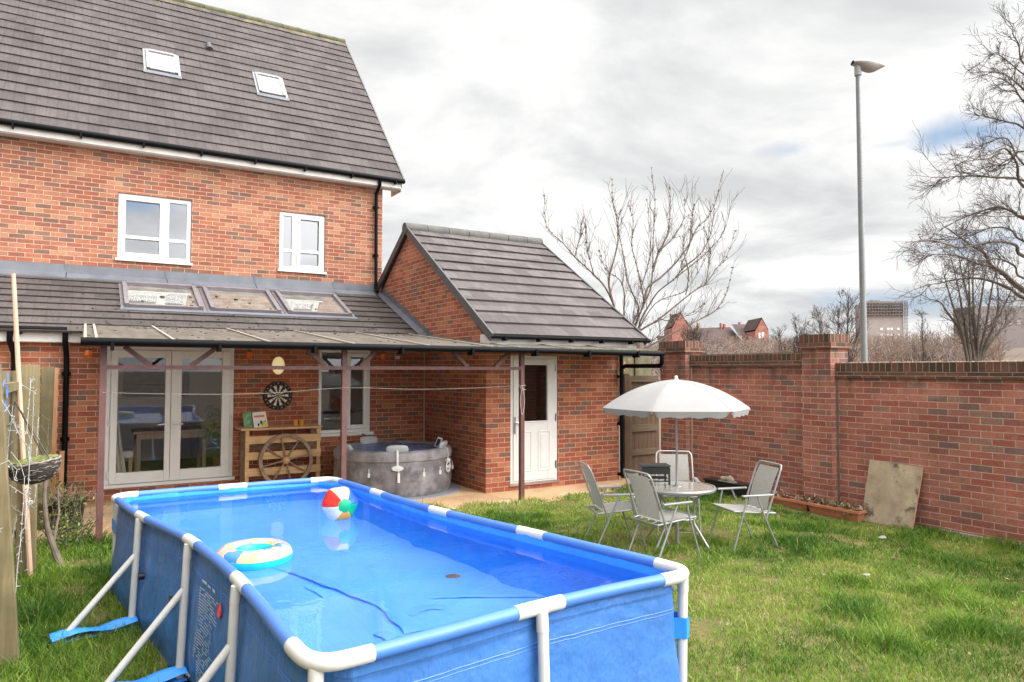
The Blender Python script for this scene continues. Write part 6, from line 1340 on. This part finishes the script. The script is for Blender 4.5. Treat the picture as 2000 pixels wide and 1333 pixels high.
for k in range(5): bx(mb, -W_-.05, W_+.05, H-5.0+k*1.3, H-4.4+k*1.3, -.12, -.05)
mb.build('scaffold_sheeting', 'tower_dark', t_)
for k in range(6):
    for z in (H-11.5, H-14):
        if (k*5+int(z)) % 3: mb = MB(); bx(mb, -W_*.25+k*W_*.18, -W_*.25+k*W_*.18+1.0, z, z+.9, -.1, -.03); mb.build('window', 'white_far', t_)
t_, bx, W_, H = block('tower_block', 'long dark flat roofed block half hidden behind the bare rounded tree', 1905, 2015, 598, 160, 0, 'tower_dark')
for k in range(7): mb = MB(); bx(mb, -W_+.8+k*1.75, -W_+1.8+k*1.75, H-4.2, H-3.2, -.1, -.03); mb.build('window', 'tower_far', t_)
# ================================================================== GRASS
rg = np.random.default_rng(4)
n = 520000
X = rg.uniform(-6.4, 3.2, n); Y = -9.0+rg.random(n)*8.7
keep = np.ones(n, bool)
dx, dy = X-CAM_LOC.x, Y-CAM_LOC.y; dep = dx*_f.x+dy*_f.y; lat = dx*_r.x+dy*_r.y
keep &= (dep > .9) & (np.abs(lat/dep) < .80)
A_, B_ = dx*0, dx*0
A_ = (X-PX)*ca+(Y-PY)*sa; B_ = (X-PX)*sa-(Y-PY)*ca
keep &= ~((A_ > .06) & (A_ < 1.92) & (B_ > -.08) & (B_ < 4.5))
dens = np.clip(.30+2.6/np.maximum(dep, 1), .3, 1); keep &= rg.random(n) < dens
X, Y, dep = X[keep], Y[keep], dep[keep]
edge = np.interp(X, [e_[0] for e_ in EDGE], [e_[1] for e_ in EDGE])
keep = (Y < edge+.02+.05*np.sin(X*9)+rg.normal(0, .03, len(X))) & (X < 3.19); X, Y, dep = X[keep], Y[keep], dep[keep]; n = len(X)
def vnoise(x, y, s, sd):
    r_ = np.random.default_rng(sd); G = r_.random((256, 256)); u, v = x*s+100, y*s+100; i, j = np.floor(u).astype(int), np.floor(v).astype(int); fu, fv = u-i, v-j; fu = fu*fu*(3-2*fu); fv = fv*fv*(3-2*fv); g = lambda a, b: G[a % 256, b % 256]
    return (g(i, j)*(1-fu)+g(i+1, j)*fu)*(1-fv)+(g(i, j+1)*(1-fu)+g(i+1, j+1)*fu)*fv
cl = vnoise(X, Y, 1.6, 1)*.55+vnoise(X, Y, 4.2, 2)*.45; fine = vnoise(X, Y, 11, 3)
tuft = np.clip((cl-.60)*5, 0, 1)
hgt = .016+.026*fine+.055*tuft*rg.uniform(.4, 1.5, n)+.016*rg.random(n)**2+.02*(X < -4.8)
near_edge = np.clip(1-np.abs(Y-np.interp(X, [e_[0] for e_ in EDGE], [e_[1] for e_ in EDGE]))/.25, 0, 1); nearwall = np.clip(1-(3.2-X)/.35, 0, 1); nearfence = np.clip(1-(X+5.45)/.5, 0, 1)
lng = rg.random(n) < .035; hgt[lng] *= rg.uniform(1.5, 2.4, lng.sum())
hgt += .035*near_edge*rg.random(n)+.05*nearwall*rg.random(n)+.06*nearfence*rg.random(n)
for (tx_, ty_, tr_r, th_) in ((.90, -6.15, .20, .13), (.15, -6.75, .2, .09), (1.85, -5.85, .2, .07), (-.55, -6.6, .22, .09), (.5, -5.6, .2, .07), (1.3, -6.45, .25, .06), (.172, -.8, .09, .11), (-5.05, -.75, .1, .1)):
    q = np.exp(-((X-tx_)**2+(Y-ty_)**2)/(tr_r**2*.5)); hgt += 1.35*th_*q*rg.uniform(.3, 1.2, n); tuft = np.maximum(tuft, q)
tint = np.clip(.40+.44*(vnoise(X, Y, 1.1, 5)-.5)*2+.5*(vnoise(X, Y, 4.5, 6)-.5)+rg.normal(0, .19, n)-.30*tuft-.12*(X < -4.7)-.22*nearwall-.15*near_edge+.0*fine, 0, .92)  # tufts greener; blades by the wall and on the left darkened as painted shade
straw = rg.random(n) < (.025+.09*np.clip(vnoise(X, Y, 2.3, 8)-.5, 0, 1)*2); tint[straw] = rg.uniform(.74, 1, straw.sum()); hgt[straw] *= .8
bare = np.clip((vnoise(X, Y, 2.1, 12)*.6+vnoise(X, Y, 6.5, 13)*.4-.60)*6, 0, 1)*(1-tuft)
hgt *= 1-.55*bare; tint = np.clip(tint+.25*bare*rg.random(n), 0, 1)
keep = rg.random(n) > .72*bare; X, Y, dep, hgt, tint, tuft = X[keep], Y[keep], dep[keep], hgt[keep], tint[keep], tuft[keep]; n = len(X)
az = rg.uniform(0, 6.283, n); wd = (.0016+.0012*rg.random(n))*(1+.09*np.maximum(dep-2, 0)); ln = hgt*rg.uniform(.25, 1.15, n)*(1+.3*tuft)
zb = np.array([max(lawn_z(float(a), float(b)), .004) for a, b in zip(X[::1], Y[::1])])-.006
cxx, sxx = np.cos(az), np.sin(az); tax = rg.uniform(0, 6.283, n); ux, uy = np.cos(tax)*wd, np.sin(tax)*wd
V = np.empty((n, 5, 3), 'f')
V[:, 0] = np.stack([X-ux, Y-uy, zb], 1); V[:, 1] = np.stack([X+ux, Y+uy, zb], 1)
mxx, myy, mz = X+cxx*ln*.35, Y+sxx*ln*.35, zb+hgt*.62
V[:, 2] = np.stack([mxx+ux*.8, myy+uy*.8, mz], 1); V[:, 3] = np.stack([mxx-ux*.8, myy-uy*.8, mz], 1); V[:, 4] = np.stack([X+cxx*ln, Y+sxx*ln, zb+hgt], 1)
me = bpy.data.meshes.new('grass'); me.vertices.add(n*5); me.vertices.foreach_set('co', V.ravel())
base_i = (np.arange(n)*5)[:, None]; quad = base_i+np.array([0, 1, 2, 3]); tri = base_i+np.array([3, 2, 4]); loops = np.concatenate([quad, tri], 1).ravel()
me.loops.add(n*7); me.loops.foreach_set('vertex_index', loops.astype('i')); ls = np.empty(n*2, 'i'); ls[0::2] = np.arange(n)*7; ls[1::2] = np.arange(n)*7+4
me.polygons.add(n*2); me.polygons.foreach_set('loop_start', ls); me.update(calc_edges=True)
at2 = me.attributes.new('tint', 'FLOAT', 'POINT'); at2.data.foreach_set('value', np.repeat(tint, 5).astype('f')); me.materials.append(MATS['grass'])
go = bpy.data.objects.new('grass', me); COL.objects.link(go); tag(go, 'patchy green and straw coloured lawn grass with longer tufts', 'grass', kind='stuff')

rng = random.Random(55); mb = MB()
for k in range(130):
    x, y = rng.uniform(-1.5, 3.1), rng.uniform(-7.6, -1.2); z = .03+rng.random()*.012; a = rng.random()*6.283; q = Vector((math.cos(a), math.sin(a), rng.uniform(-.3, .3)))*rng.uniform(.008, .022); s_ = Vector((-q.y, q.x, rng.uniform(-.01, .01)))*.5; c_ = Vector((x, y, z)); mb.face([c_-q, c_+s_+Vector((0, 0, .004)), c_+q, c_-s_])
tag(mb.build('fallen_leaves', 'dead_leaf'), 'small brown dead leaves scattered over the lawn grass', 'leaves', kind='stuff')
